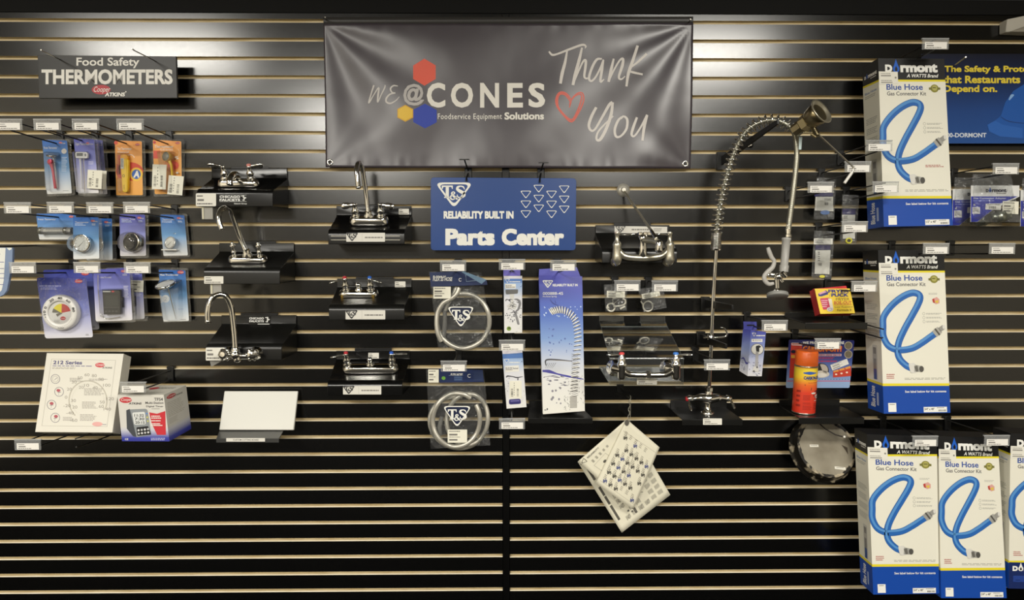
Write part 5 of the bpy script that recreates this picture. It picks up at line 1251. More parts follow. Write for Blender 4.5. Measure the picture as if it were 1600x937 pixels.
# ---------------------------------------------------------------- hanging papers
z = Z(880, 600, 3.75)
PAPR = P('#e2ddc8', .6); IK = P('#55524a', .6); BI = P('#5a5f86', .6)
def curl(c4, amp, d4):
    tl, tr, br, bl = c4
    def f(u, v, l=0):
        x = (tl[0]*(1-u) + tr[0]*u)*(1-v) + (bl[0]*(1-u) + br[0]*u)*v; y = (tl[1]*(1-u) + tr[1]*u)*(1-v) + (bl[1]*(1-u) + br[1]*u)*v
        d = (d4[0]*(1-u) + d4[1]*u)*(1-v) + (d4[3]*(1-u) + d4[2]*u)*v + amp*math.sin(PI*u)*v
        bx = -26*math.sin(PI*v)*(1 - u)*0
        return U(*z(x + bx, y), d + EPS*3*l)
    return f
def sheetobj(t, f, name, deco=None, mat=PAPR, n=16):
    b = MB(); grid(b, lambda u, v: f(u, v, 0), n, n, mat); o = b.build(name, t); o.modifiers.new('Solidify', 'SOLIDIFY').thickness = .0004
    if deco: b = FineMB(); deco(b); b.lay(f, name.split('_')[0] + '_print', t, .06)
    return o
t = thing('instruction_sheet', 'cream printed sheet hanging behind the folded booklet, lower of the two', 'paper', U(*z(400, 800), .05))
f2 = curl([(375, 212), (628, 648), (343, 870), (85, 455)], -.012, [.085, .06, .065, .06])
def dz2(b):
    b.rect(FLAT, .02, .955, .06, .985, IK, 0) if False else None
    tri(b, FLAT, .015, .93, .08, .99, IK, PAPR, .12, 1)
    # strips run along the sheet's left margin
    for v0, v1, u0, u1 in ((.80, .84, .12, .30), (.80, .84, .40, .52), (.80, .84, .53, .64), (.8, .84, .66, .86), (.5, .54, .72, .92)): b.rect(FLAT, u0, v0 + .1, u1, v1 + .1, IK, 1)
    r = random.Random(4)
    for i in range(8):
        for j in range(6):
            u, v = .35 + i*.075, .08 + j*.13
            if r.random() < .85: b.lines(FLAT, u, v, u + .055, v + .09, 5, P('#7f7b70'), 1, .5)
            if r.random() < .4: b.stroke(FLAT, [(u, v), (u + .03, v + .05), (u + .05, v + .02)], .008, P('#8a867a'), 1, 3)
    for k in range(3): b.disc(FLAT, .84 + k*.035, .72 - k*.05, .012, .02, IK, 1, 10)
    b.lines(FLAT, .05, .5, .1, .9, 4, P('#8a867a'), 1)
sheetobj(t, f2, 'sheet_back', dz2)
t = thing('instruction_booklet', 'folded cream booklet of faucet drawings hanging from a bead chain, upper of the two', 'paper', U(*z(405, 735), .07))
f3 = curl([(372, 205), (565, 370), (412, 735), (190, 580)], .014, [.098, .085, .10, .095])
f3b = curl([(372, 205), (480, 300), (300, 640), (86, 452)], .006, [.092, .082, .085, .075])
def dz3(b):
    r = random.Random(9)
    b.stroke(FLAT, [(.05, .16), (.97, .10), (.97, .93), (.06, .93)], .006, P('#b9b3a2'), 1, 1)
    for i in range(6):
        for j in range(6):
            u, v = .1 + i*.145, .14 + j*.135; c = IK if r.random() < .6 else BI
            if r.random() < .1: continue
            b.lines(FLAT, u, v, u + .07, v + .07, 3, P('#9a9588'), 1, .4)
            if r.random() < .75:
                q = [(u + .02, v + .07), (u + .05, v + .1), (u + .09, v + .06), (u + .11, v + .1)]; b.stroke(FLAT, q, [.016, .034, .022, .010], c, 2, 3)
                b.stroke(FLAT, [(u + .05, v + .1), (u + .06, v + .03)], [.012, .008], c, 2, 1)
    b.stroke(FLAT, [(.1, .5), (.42, .48), (.42, .74), (.1, .76)], .006, IK, 1, 1, True)
    b.stroke(FLAT, [(.52, .3), (.52, .8)], .006, IK, 1, 1)
sheetobj(t, f3, 'booklet_front', dz3)
def dz4(b):
    tri(b, FLAT, .02, .9, .14, .99, IK, PAPR, .12, 1); b.text(FLAT, 'RELIABILITY', .06, .62, .1, .86, IK, 1, .02, 1, 0, 90); b.stroke(FLAT, [(.3, .62), (.55, .60), (.55, .86), (.3, .88)], .008, P('#a39f90'), 1, 1, True); b.disc(FLAT, .42, .72, .03, .03, IK, 1, 10); b.stroke(FLAT, [(.62, .45), (.7, .62)], [.012, .03], IK, 1, 1); b.lines(FLAT, .18, .5, .26, .9, 5, P('#a39f90'), 1)
sheetobj(t, f3b, 'booklet_cover', dz4)
b = MB(); b.disc(lambda x, y, l: U(*z(x, y), .1), 373, 226, 13, 18, IK, 1); b.build('corner_mark', t)
c = U(*z(385, 75), .10); g = groove_near(U(*z(385, 40), 0).z)
t = thing('bead_chain_hook', 'small black hook with a bead chain holding the hanging papers', 'hook', (c.x, 0, g))
b = MB(); b.box((c.x - .02, .001, g - .015), (.03, .014, .05), BLACKP()); b.build('bracket', t, bevel=.002)
b = MB(); b.tube(cr([(c.x - .02, -.006, g - .02), (c.x, -.06, c.z - .004), (c.x, -.105, c.z), (c.x, -.112, c.z + .012)], 4), .0028, BLACKP(), 8); b.tube([(c.x - .02, -.006, g - .03), (c.x + .04, -.09, c.z - .012)], .002, BLACKP(), 8); b.build('prong', t)
b = MB()
for k in range(22):
    tt = k/21; p1 = U(*z(392 - 10*tt, 68 + 150*tt), .104 - .004*tt); b.ball(p1 + Vector((.003*math.sin(k), 0, 0)), .0028, SATIN(), 6, 4)
for k in range(18):
    tt = k/17; b.ball(U(*z(396 - 4*tt, 75 + 145*tt), .106), .0024, SATIN(), 6, 4)
o = b.build('bead_chain', t); o['kind'] = 'stuff'
# ---------------------------------------------------------------- tall spring faucet
C = CHROME(); GRY = P('#8f8d88', .4)
zb = Z(1050, 360, 2.929); za = Z(1080, 140, 3.346); zv = Z(1180, 350, 7.81)
dR = .10
Q = lambda zz, x, y, d: U(*zz(x, y), d)
base = Q(zb, 162, 835, dR); base.z = LEDGE_TAP + .0008
t = thing('spring_faucet', 'tall chrome pre-rinse faucet with spring arch and grey spray head on black ledge', 'faucet', base)
b = MB(); b.lathe(base, (0, 0, 1), [(0, .028), (.006, .028), (.010, .022), (.016, .014), (.03, .0115), (.05, .0125)], C, 24)
o = Q(zb, 168, 768, dR)
b.tube(cr([Q(zb, 90, 770, dR), Q(zb, 130, 765, dR + .005), o + Vector((0, -.008, 0)), Q(zb, 205, 765, dR + .005), Q(zb, 245, 768, dR)], 4), [.011, .012, .018, .02, .022, .02, .018, .012, .011], C, 14)
b.tube([base + Vector((0, 0, .045)), o, o + Vector((0, 0, .03))], [.0125, .021, .015], C, 14)
b.lathe(o + Vector((0, 0, .03)), (0, 0, 1), [(0, .015), (.004, .017), (.016, .017), (.020, .0115)], C, 8, False); b.build('valve_body', t)
for pts, nm in (((80, 768), 'l'), ((258, 768), 'r')):
    s = -1 if nm == 'l' else 1; a = Q(zb, *pts, dR)
    b = MB(); b.lathe(a - Vector((s*.012, 0, 0)), (s, 0, 0), [(0, .011), (.004, .014), (.014, .014), (.02, .010), (.024, .009)], C, 16)
    e = Q(zb, 88, 828, dR + .05) if s < 0 else Q(zb, 288, 818, dR + .05)
    lever(b, a + Vector((s*.006, 0, 0)), e, .009, .010, C, up=(1, 0, 0), flat=.5); b.build('lever_handle', t)
cap(t, Q(zb, 70, 770, dR), (-1, 0, 0), .010, '#c02a35', 'hot_cap')
RIS = [Q(zb, 170, 720, dR), Q(zb, 180, 500, .115), Q(zb, 190, 280, .125), Q(zb, 203, 70, .135)]
b = MB(); b.tube(cr(RIS, 6), .0078, C, 14); b.build('riser_pipe', t)
b = MB(); f0 = Q(zb, 177, 488, .118); b.lathe(f0 - Vector((0, 0, .012)), (0, 0, 1), [(0, .009), (.002, .013), (.022, .013), (.024, .009)], C, 16)
b.tube(cr([Q(zb, 145, 490, .14), f0 + Vector((0, -.014, 0)), Q(zb, 240, 486, .15), Q(zb, 252, 470, .155), Q(zb, 240, 448, .155), Q(zb, 222, 444, .155)], 5), .0036, C, 8); b.build('finger_hook', t)
cp = [((127, 835), .136), ((130, 800), .137), ((133, 740), .14), ((143, 650), .15), ((158, 570), .16), ((178, 480), .175), ((204, 390), .19), ((238, 300), .205), ((285, 222), .225), ((345, 178), .245), ((415, 160), .265), ((475, 170), .28), ((522, 200), .29)]
path = cr([Q(za, *q, d) for q, d in cp], 14)
# even steps
def resample(pts, n):
    L = [0]
    for i in range(1, len(pts)): L.append(L[-1] + (pts[i] - pts[i-1]).length)
    out = []; j = 0
    for i in range(n):
        s = L[-1]*i/(n - 1)
        while j < len(L) - 2 and L[j+1] < s: j += 1
        f = (s - L[j])/max(1e-9, L[j+1] - L[j]); out.append(pts[j].lerp(pts[j+1], min(1, f)))
    return out
NP = 1000; rp = resample(path, NP); coil = []; ph = 0; up = Vector((0, -1, 0))
for i in range(NP):
    fr_ = i/NP; tg = (rp[min(i+1, NP-1)] - rp[max(i-1, 0)]).normalized(); a = (up - tg*up.dot(tg)).normalized(); c = tg.cross(a)
    ph += 2*PI*(.030 if fr_ > .1 else .10)*1.1; r = .0212 if fr_ > .1 else .0195
    coil.append(rp[i] + (a*math.cos(ph) + c*math.sin(ph))*r)
b = MB(); b.tube(coil, .0026, C, 6); b.build('spring', t)
b = MB(); b.lathe(rp[0] - (rp[3] - rp[0]).normalized()*.004, rp[3] - rp[0], [(0, .008), (0, .016), (.012, .0165), (.016, .012)], C, 18); b.build('spring_collar', t)
hp = path[10:] + cr([Q(za, *q, d) for q, d in (((522, 200), .29), ((545, 245), .295), ((552, 330), .30), ((545, 430), .30), ((530, 560), .30), ((512, 700), .30), ((508, 730), .30))], 10)[1:]
hp = resample(hp, 420); rr = [(.0085 if i < 190 else .0098) + .0007*math.sin(i*2.2) for i in range(420)]
b = MB(); b.tube(hp, rr, P('#a9a799', .3, .8), 12); b.build('steel_hose', t)
dV = .30; V = lambda x, y, d=dV: U(*zv(x, y), d)
b = MB(); b.lathe(V(402, 165), V(404, 40) - V(402, 165), [(0, .012), (.003, .0125), (.012, .0125), (.014, .010), (.034, .0105), (.036, .0085), (.05, .0085)], C, 10, False)
b.build('hose_connector', t)
b = MB(); b.lathe(V(348, 580), V(382, 165) - V(348, 580), [(0, .0165), (.024, .0175), (.026, .0145), (.12, .0155), (.124, .0175), (.129, .0175), (.131, .012)], P('#a3a19c', .42), 20); b.build('grip', t)
b = MB(); b.tube([V(350, 585), V(330, 615), V(290, 640), V(262, 665)], [.013, .014, .013, .011], C, 14); b.tube([V(330, 590, .325), V(370, 640, .32)], [.008, .009], C, 12)
b.tube([V(150, 620), V(180, 618), V(230, 625), V(290, 630)], [.006, .010, .011, .010], C, 12); b.tube([V(262, 655), V(268, 790)], [.008, .008], C, 12); b.tube([V(295, 650), V(335, 705)], [.007, .006], C, 10); b.ball(V(285, 640, .31), .015, C, 14, 8); b.build('spray_valve', t)
b = MB(); b.tube(cr([V(155, 285), V(172, 340), V(200, 405), V(232, 455), V(212, 525), V(155, 580), V(112, 635), V(120, 690), V(165, 730), V(225, 722)], 5), [.007, .009, .0085, .0078, .009, .0095, .009, .009, .008, .006], P('#b1aea8', .4), 12, up=(0, -1, 0), flat=.8); b.build('squeeze_lever', t)
b = MB(); ax = V(255, 905) - V(268, 790); ax = Vector((-.06, -.38, -1)); o = V(268, 785); b.lathe(o, ax, [(0, .008), (.008, .014), (.016, .024), (.021, .034)], C, 24); b.build('spray_bell', t)
b = MB(); b.lathe(o + Vector(ax).normalized()*.019, ax, [(0, .034), (.001, .0395), (.012, .0405), (.015, .038), (.015, .001)], P('#8f8e8a', .5), 28); b.build('rubber_bumper', t)

# arms on the wall behind it
def face_arm(bx, by, tx, ty, d, label, w=.016, blk=(.036, .06)):
    a = U(bx, by, 0); e = U(tx, ty, d); t = thing('support_bracket', label, 'bracket', (a.x, 0, a.z), 'black arms on the slat wall')
    b = MB(); b.box((a.x, -.006, a.z), (blk[0], .02, blk[1]), BLACKP()); b.build('wall_plate', t, bevel=.002)
    b = MB(); s = Vector((a.x, -.012, a.z)); hh = Vector((0, 0, .019)); h2 = Vector((0, 0, .009)); ww = Vector((.004, 0, 0))
    b.loft([[s - ww - hh, s + ww - hh, s + ww + hh, s - ww + hh], [e - ww - h2, e + ww - h2, e + ww + h2, e - ww + h2]], BLACKP()); b.build('arm', t, bevel=.0015)
    return t
face_arm(1101, 474, 1145, 480, .33, 'black arm crossing behind the spring faucet riser, upper of two')
face_arm(1094, 528, 1135, 541, .33, 'black arm below the finger hook of the spring faucet, lower of two')
t = face_arm(1126, 252, 1216, 190, .40, 'long black arm rising behind the spring arch to the brass drain', blk=(.04, .075))
b = MB(); b.lathe(U(1171, 227, .2), (.3, -1, 0), [(0, .012), (.008, .012), (.010, .006)], BLACKP(), 14); b.tube([U(1169, 229, .215), U(1175, 226, .215)], .002, SATIN(), 6); b.build('thumb_screw', t)

# brass lever drain
zd = Z(1110, 150, 6.248); dD = .40
BR = P('#b3a684', .33, .95); BRD = P('#a09372', .28, .95)
t = thing('lever_drain', 'bronze twist handle sink drain with wide flange hanging beside the spring arch', 'drain', Q(zd, 850, 330, dD))
AX = Vector((.47, -.72, .45)).normalized(); o = Q(zd, 845, 325, dD - .03)
b = MB(); b.lathe(o, AX, [(-.01, .020), (-.01, .025), (.022, .025), (.024, .028)], BR, 8, False); b.lathe(o, AX, [(.024, .028), (.026, .031), (.05, .031), (.052, .026)], BR, 6, False); b.lathe(o, AX, [(.05, .026), (.06, .034), (.085, .040), (.098, .041), (.102, .038)], BRD, 28); b.build('drain_body', t)
b = MB(); b.lathe(o, AX, [(.100, .038), (.104, .047), (.108, .050), (.1105, .049), (.109, .043), (.103, .037), (.101, .030), (.100, .002)], P('#b9b29c', .3, .8), 36, True, False); b.build('flange', t)
hb = Q(zd, 1040, 375, dD + .01); b = MB(); b.ball(hb, .010, BRD, 12, 8); b.tube([o + AX*.055, hb, Q(zd, 1065, 372, dD + .015)], [.009, .010, .008], BRD, 12); b.tube([o + AX*.03 + Vector((0, 0, -.028)), hb + Vector((0, 0, .006))], .003, BR, 8); b.tube([Q(zd, 985, 370, dD), Q(zd, 1035, 400, dD + .01)], .006, BRD, 10); b.build('lever_joint', t)
b = MB(); b.tube(cr([Q(zd, 1060, 380, dD + .01), Q(zd, 1200, 510, dD), Q(zd, 1330, 632, dD - .01), Q(zd, 1390, 690, dD - .01), Q(zd, 1392, 730, dD - .01), Q(zd, 1378, 752, dD - .01)], 4), .0034, SATIN(), 8); b.build('lever_rod', t)
b = MB(); b.tube([Q(zd, 1382, 745, dD - .01), Q(zd, 1308, 850, dD - .01)], .0055, P('#e2dfd8', .4), 10); b.build('lever_grip', t)
b = MB(); b.slab(rquad((868, 395), (896, 400), (888, 522), (862, 522), .1), dD - .05, dD - .052, P('#b9c9c9', .3), zd); b.build('hang_tag', t)

# ---------------------------------------------------------------- small blue faucet part box
zq = Z(1100, 470, 4.929); d = .13
fr = [U(*zq(*q), d) for q in ((362, 222), (478, 238), (445, 580), (335, 578))]
t = thing('part_box', 'small blue and white box picturing a faucet post, hanging from a black hook', 'box', (fr[2] + fr[3])/2, 'boxed faucet parts')
BG = GRAD([(0, '#d9d8da'), (.25, '#c3c6d8'), (.6, '#8f9ecf'), (.9, '#5a63b8'), (1, '#4d51ac')], .4)
# seen from the front left: the printed front is turned to the right, the left side shows
bk = [U(*zq(*q), .085) for q in ((300, 215), (272, 538))]
tl, tr, br, bl = fr; k0, k3 = bk; off = k0 - tl; k1 = tr + off; k2 = br + (k3 - bl)
b = MB(); b.add([tl, bl, br, tr], [(0, 1, 2, 3)], BG); b.add([k0, k3, bl, tl], [(0, 1, 2, 3)], BG); b.add([tr, br, k2, k1], [(0, 1, 2, 3)], BG); b.add([k0, tl, tr, k1], [(0, 1, 2, 3)], BG); b.add([bl, k3, k2, br], [(0, 1, 2, 3)], WHITE()); b.add([k3, k0, k1, k2], [(0, 1, 2, 3)], BG)
p = PX(d, zq); side = QUAD(k0, tl, bl, k3)
tri(b, p, 368, 245, 402, 276, SW, P('#5a63b8', .4), .14, 1); b.lines(p, 402, 262, 470, 272, 1, SW, 1, .9, 0); b.rect(p, 366, 292, 450, 316, WHITE(), 1); b.text(p, 'B-0200', 374, 298, 440, 307, P('#4a4a60'), 2)
b.disc(p, 410, 372, 50, 45, WHITE(), 1); b.ring(p, 410, 372, 50, 45, 5, P('#77757c'), 2); b.poly(p, [(402, 345), (425, 340), (440, 352), (425, 362), (425, 392), (402, 388), (398, 355)], P('#2a2a2c'), 3); b.poly(p, [(398, 390), (420, 392), (415, 520), (425, 545), (372, 545), (378, 515), (392, 500)], P('#a9a7a8', .3), 3); b.poly(p, [(385, 500), (420, 510), (420, 545), (370, 540)], P('#d5d3cf', .3), 4); b.disc(p, 408, 510, 7, 7, DK, 5, 8); b.disc(p, 383, 540, 7, 7, DK, 5, 8)
splash(b, p, 345, 450, 445, 575, P('#55567a'), 14, 31); splash(b, p, 345, 410, 395, 430, DK, 5, 32); b.stroke(side, [(.1, .7), (.4, .66), (.7, .74), (1, .72)], [.02, .04, .05, .02], P('#4a4a9a'), 1, 3); drops(b, side, .15, .7, .9, .92, P('#55567a'), 14, 33, .025)
b.build('carton', t)
b = MB(); b.slab([(303, 158), (305, 222), (407, 222), (405, 160)], .088, .087, P('#4d51ac', .4), zq); b.rect(PX(.088, zq), 330, 182, 388, 192, P('#0c0c0e'), 1); b.build('hang_tab', t)

# ---------------------------------------------------------------- yellow fryer tablet box
zf_ = Z(1210, 400, 5.858)
YB = P('#f0cf35', .45); RB = P('#d23b3e', .45)
fr = quad_d([zf_(368, 298), zf_(690, 296), zf_(738, 522), zf_(420, 528)], [.13, .13, .16, .16])
t = thing('tablet_box', 'small yellow printed box with red ends, hanging above a black ledge', 'box', (fr[2] + fr[3])/2)
b, f, fl, frt, ft = carton(t, fr, .05, [YB, RB, RB, RB, P('#c9403e', .5), RB])
def fp(x, y, l=1):
    v = (y - 297)/228.0; return f((x - 368 - 50*v)/(322.0), v, l)
NB = P('#2c2c78', .45)
b.text(fp, 'FRYER', 492, 306, 682, 334, NB, 1, .05); b.text(fp, 'PUCK', 520, 340, 678, 372, NB, 1, .05); b.text(fp, 'FRYER', 562, 382, 690, 408, P('#a98c2c', .45), 1, .03); b.text(fp, 'BOIL-OUT', 545, 412, 708, 442, P('#c75a36', .45), 1, .03); b.rect(fp, 545, 445, 710, 449, P('#c75a36'), 1); b.text(fp, 'Low Foaming', 552, 458, 718, 478, P('#8a6f2c', .45), 1, .02); b.text(fp, 'Formula II', 575, 484, 705, 504, P('#8a6f2c', .45), 1, .02)
b.poly(fp, [(400, 345), (470, 312), (492, 330), (490, 350), (430, 368), (405, 366)], NB, 1); b.poly(fp, [(402, 338), (462, 318), (480, 328), (415, 352)], P('#d9a0b4'), 2); b.poly(fp, rquad((415, 385), (505, 380), (540, 480), (445, 490), .12), P('#c83a58', .45), 1); b.poly(fp, [(490, 388), (522, 390), (538, 475), (510, 470)], P('#e9e0cc'), 2); b.disc(fp, 508, 486, 30, 20, P('#d9d0d4'), 3); b.ring(fp, 508, 486, 20, 12, 4, P('#9a8a9a'), 4)
for y in (402, 420, 438, 456): b.lines(fp, 428 + (y - 402)*.2, y, 490, y + 10, 1, P('#ecc0cc'), 2, .8)
b.stroke(fp, [(512, 340), (505, 372)], [4, 4], P('#b9a040'), 1, 1); b.build('carton', t)
b = MB(); n = (fr[1] - fr[0]).cross(fr[3] - fr[0]).normalized(); n = -n if n.y > 0 else n
a, e = fr[0] - n*.02, fr[1] - n*.02; b.prism([a, e, e + Vector((-.006, 0, .016)), a + Vector((.004, 0, .004))], [q - n*.0006 for q in (a, e, e + Vector((-.006, 0, .016)), a + Vector((.004, 0, .004)))], RB); b.build('top_flap', t)

# ---------------------------------------------------------------- oven cleaner card and can
zc = Z(1220, 520, 6.692); d = .05
t = thing('cleaner_card', 'blue display card with orange title and pan picture behind the orange aerosol can', 'sign', U(*zc(390, 575), d))
CG = GRAD([(0, '#8fa9cf'), (.12, '#93abd0'), (.3, '#6d83b8'), (.6, '#3a4a8c'), (.85, '#23296a'), (1, '#1f2462')], .35)
b = MB(); b.slab(rquad((85, 70), (770, 76), (718, 574), (55, 574), .03), d, d - .003, CG, zc); b.build('panel', t)
p = PX(d, zc); b = MB(); OG = P('#e8863a', .45); RD_ = P('#c8342f', .45)
b.poly(p, [(108, 105), (225, 105), (200, 470), (88, 470)], P('#c23a2c', .45), 1); b.poly(p, [(112, 102), (226, 104), (224, 132), (112, 128)], P('#e8d9d2'), 2); b.lines(p, 118, 108, 220, 124, 1, P('#b0402e'), 3, .8); b.disc(p, 130, 195, 24, 18, P('#222'+'233'), 2); b.rect(p, 108, 230, 148, 262, P('#e0a43c'), 2); b.rect(p, 160, 170, 200, 215, OG, 2)
b.text(p, 'WE PROUDLY USE HERE', 228, 88, 662, 116, WHITE(), 1, .04); b.text(p, 'CARBON-OFF!', 230, 138, 636, 200, P('#a82420', .45), 1, .05, 1, 8); b.text(p, 'CARBON-OFF!', 224, 134, 630, 195, OG, 2, .04, 1, 8)
b.rect(p, 230, 218, 634, 242, P('#d8c8d8'), 1); b.text(p, 'HEAVY DUTY CARBON GREASE REMOVER', 262, 221, 628, 239, P('#a82a3a'), 2, .03)
b.lines(p, 380, 252, 560, 278, 2, P('#a8325a'), 1, .6, .1); b.lines(p, 372, 288, 590, 306, 1, P('#a8325a'), 1, .8, .1)
for cy in (132, 223): b.disc(p, 706, cy, 42, 42, P('#b7ad92'), 1); b.disc(p, 706, cy, 35, 36, P('#6d6350'), 2)
b.disc(p, 420, 390, 82, 74, P('#1c1a1c'), 1); b.disc(p, 420, 430, 88, 38, P('#c9c2b4'), 2); b.disc(p, 430, 385, 62, 60, P('#b3a99c'), 2, 28, -70, 110); b.disc(p, 420, 440, 60, 22, P('#dcd7cc'), 3)
b.poly(p, [(545, 400), (735, 345), (735, 450), (545, 465)], P('#c23f2c'), 1)
for k in range(3): b.poly(p, [(548 + k*62, 396 - k*18), (600 + k*62, 380 - k*18), (605 + k*62, 402 - k*18), (552 + k*62, 412 - k*16)], P('#e59a4a'), 2); b.disc(p, 578 + k*56, 432 - k*10, 12, 9, P('#f0d9c8'), 2)
for k in range(13): b.rect(p, 340 + k*30, 480, 348 + k*30, 488, P('#44507c'), 1)
b.rect(p, 66, 498, 726, 506, P('#c05a78'), 1); b.build('card_print', t)
sticker(t, zc, 522, 300, 708, 360, d + .003, -21, 'sticker', False, '#e6e4dc')
# can
zz = LEDGE_CAN + .0006; rb = U(1254.5, 640, .12); cb = Vector((rb.x - .004, -.135, zz)); CR_ = .0455
t = thing('aerosol_can', 'orange and red aerosol can of oven cleaner with orange cap on a black ledge', 'can', cb)
CANG = GRAD([(0, '#c8321f'), (.45, '#d5402a'), (.62, '#e06a2c'), (.78, '#ecc233'), (.95, '#e8cf3a'), (1, '#e0882e')], .3, 'Z')
ztop = U(1258, 572, .155).z; HB = ztop - zz
lean = Vector((.012, 0, 1))
b = MB(); b.lathe(cb + Vector((0, 0, .004)), (.03, 0, 1), [(0, CR_), (HB - .006, CR_)], CANG, 40, True, True)
b.build('can_body', t)
b = MB(); b.lathe(cb, (.03, 0, 1), [(0, CR_ - .003), (0, CR_ + .0012), (.004, CR_ + .0012), (.005, CR_)], SATIN(), 40); b.lathe(cb + Vector((.03*(HB - .003), 0, HB - .003)), (.03, 0, 1), [(0, CR_), (0, CR_ + .0012), (.004, CR_ + .0012), (.006, CR_ - .002), (.012, CR_ - .004)], SATIN(), 40); b.build('rim_rings', t); t.children[-1]['kind'] = 'stuff'
b = MB(); b.lathe(cb + Vector((.03*(HB + .002), 0, HB + .002)), (.03, 0, 1), [(0, CR_ - .0015), (.003, CR_ - .0005), (.055, CR_ - .0015), (.060, CR_ - .004), (.062, CR_ - .009), (.060, CR_ - .012), (.060, .001)], P('#ee6a24', .35), 40); b.build('cap', t)
def cyl(x, y, l=1):     # x: degrees round from the front (+ to the right), y: 0 top .. 1 bottom
    a = math.radians(x); h = HB*(1 - y); r = CR_ + EPS*l
    return cb + Vector((r*math.sin(a) + .03*h, -r*math.cos(a), h + .002))
b = MB(); 
def cpoly(pts, m, l=1): b.poly(cyl, pts, m, l)
def ctext(s, x0, y0, x1, y1, m, l=1, bold=.0): b.text(cyl, s, x0, y0, x1, y1, m, l, bold)
for k in range(8): a0 = -35 + k*9; cpoly([(a0, .1 + .02*abs(k - 3.5)/3), (a0, .17 - .02*abs(k - 3.5)/3), (a0 + 9, .17 - .02*abs(k - 2.5)/3), (a0 + 9, .1 + .02*abs(k - 2.5)/3)], P('#2f5aa8', .4), 1)
ctext('CARBON-OFF', -32, .20, 62, .27, P('#27407c', .4), 2, .05); b.lines(cyl, -20, .28, 40, .30, 1, P('#6a5a20'), 2); b.lines(cyl, -10, .33, 50, .36, 1, P('#b85a2a'), 2)
b.stroke(cyl, [(-25, .38), (10, .47)], [2, 6], P('#5a3a20'), 2, 1, asp=.01)
b.disc(cyl, 48, .58, 26, .075, P('#26242a', .4), 2); b.disc(cyl, 55, .63, 22, .045, P('#d3cec6', .4), 3); b.disc(cyl, 22, .555, 14, .018, P('#d9d6cc'), 4); b.lines(cyl, 30, .71, 60, .74, 1, P('#e6c2b4'), 2)
for k, (x0, y0, x1, y1) in enumerate(((-30, .60, 12, .72), (-30, .75, 14, .80), (-66, .5, -42, .9), (-30, .82, 20, .92), (25, .78, 60, .92))): b.lines(cyl, x0, y0, x1, y1, 4, P('#8f2216'), 1, .45)
b.build('can_print', t)

# ---------------------------------------------------------------- scorched pan
zp = Z(1200, 500, 3.605)
t = thing('baked_pan', 'round pan with scorched flaking black rim, bottom facing out below the aerosol can ledge', 'pan', U(1284, 744, .03))
PAN = NOISE('scorched_tin', '#120e08', '#a89c84', 22, .5, .35, .50, .60, 6, .5)
PANB = NOISE('pan_bottom', '#6f6654', '#8f8877', 9, .6, 0, .25, .6, 6, .1)
AXP = Vector((.04, -.86, .42)).normalized(); o = U(*zp(300, 728), .05)
b = MB(); b.lathe(o, AXP, [(0, .136), (.002, .142), (.006, .142), (.008, .136), (.03, .130), (.048, .124)], PAN, 56, True, False); b.build('pan_side', t)
random.seed(3)
b = MB(); ref = Vector((1, 0, 0)); aa = (ref - AXP*ref.dot(AXP)).normalized(); bb = AXP.cross(aa)
ring_o = []; ring_i = []
for k in range(72):
    an = 2*PI*k/72; rj = .112 + .006*mnoise.noise((math.cos(an)*3, math.sin(an)*3, 1)) + .004*mnoise.noise((math.cos(an)*9, math.sin(an)*9, 4))
    ring_o.append(o + AXP*.048 + (aa*math.cos(an) + bb*math.sin(an))*.124); ring_i.append(o + AXP*.0482 + (aa*math.cos(an) + bb*math.sin(an))*rj)
b.add(ring_o + ring_i, [(k, (k+1) % 72, (k+1) % 72 + 72, k + 72) for k in range(72)], PAN, True); b.build('scorched_edge', t)
b = MB(); b.add(ring_i, [tuple(range(72))], PANB); b.build('pan_bottom', t)
pp = lambda x, y, l=1: o + AXP*(.0483 + .0003*l) + aa*x + bb*y*(1 if bb.z > 0 else -1)
b = MB(); b.rect(pp, -.072, .012, -.034, .002, P('#d9d5c8'), 2); b.lines(pp, -.068, .009, -.038, .005, 1, INK(), 3); b.build('small_label', t)
b = MB(); b.poly(pp, [(.02, -.078), (.066, -.083), (.065, -.094), (.019, -.089)], P('#d9d5c8'), 2); b.lines(pp, .026, -.083, .06, -.087, 1, INK(), 3); b.build('small_label', t)
b = MB(); b.poly(pp, [(.066, .012), (.090, .0), (.088, -.03), (.080, -.012)], P('#3a2f20', .7), 1); b.build('rust_flake', t)
a = U(*zp(322, 612), .17); t = thing('hook_rod', 'dark wire hook with white tip crossing the scorched pan', 'hook', a); b = MB(); b.tube([(a.x, .003, a.z + .02), (a.x, -.05, a.z + .02), a, U(*zp(380, 645), .20), U(*zp(422, 656), .22)], .0028, P('#2a2622', .4), 8); b.build('rod', t); b = MB(); b.ball(U(*zp(430, 657), .222), .005, WHITE(), 8, 6); b.build('tip', t)

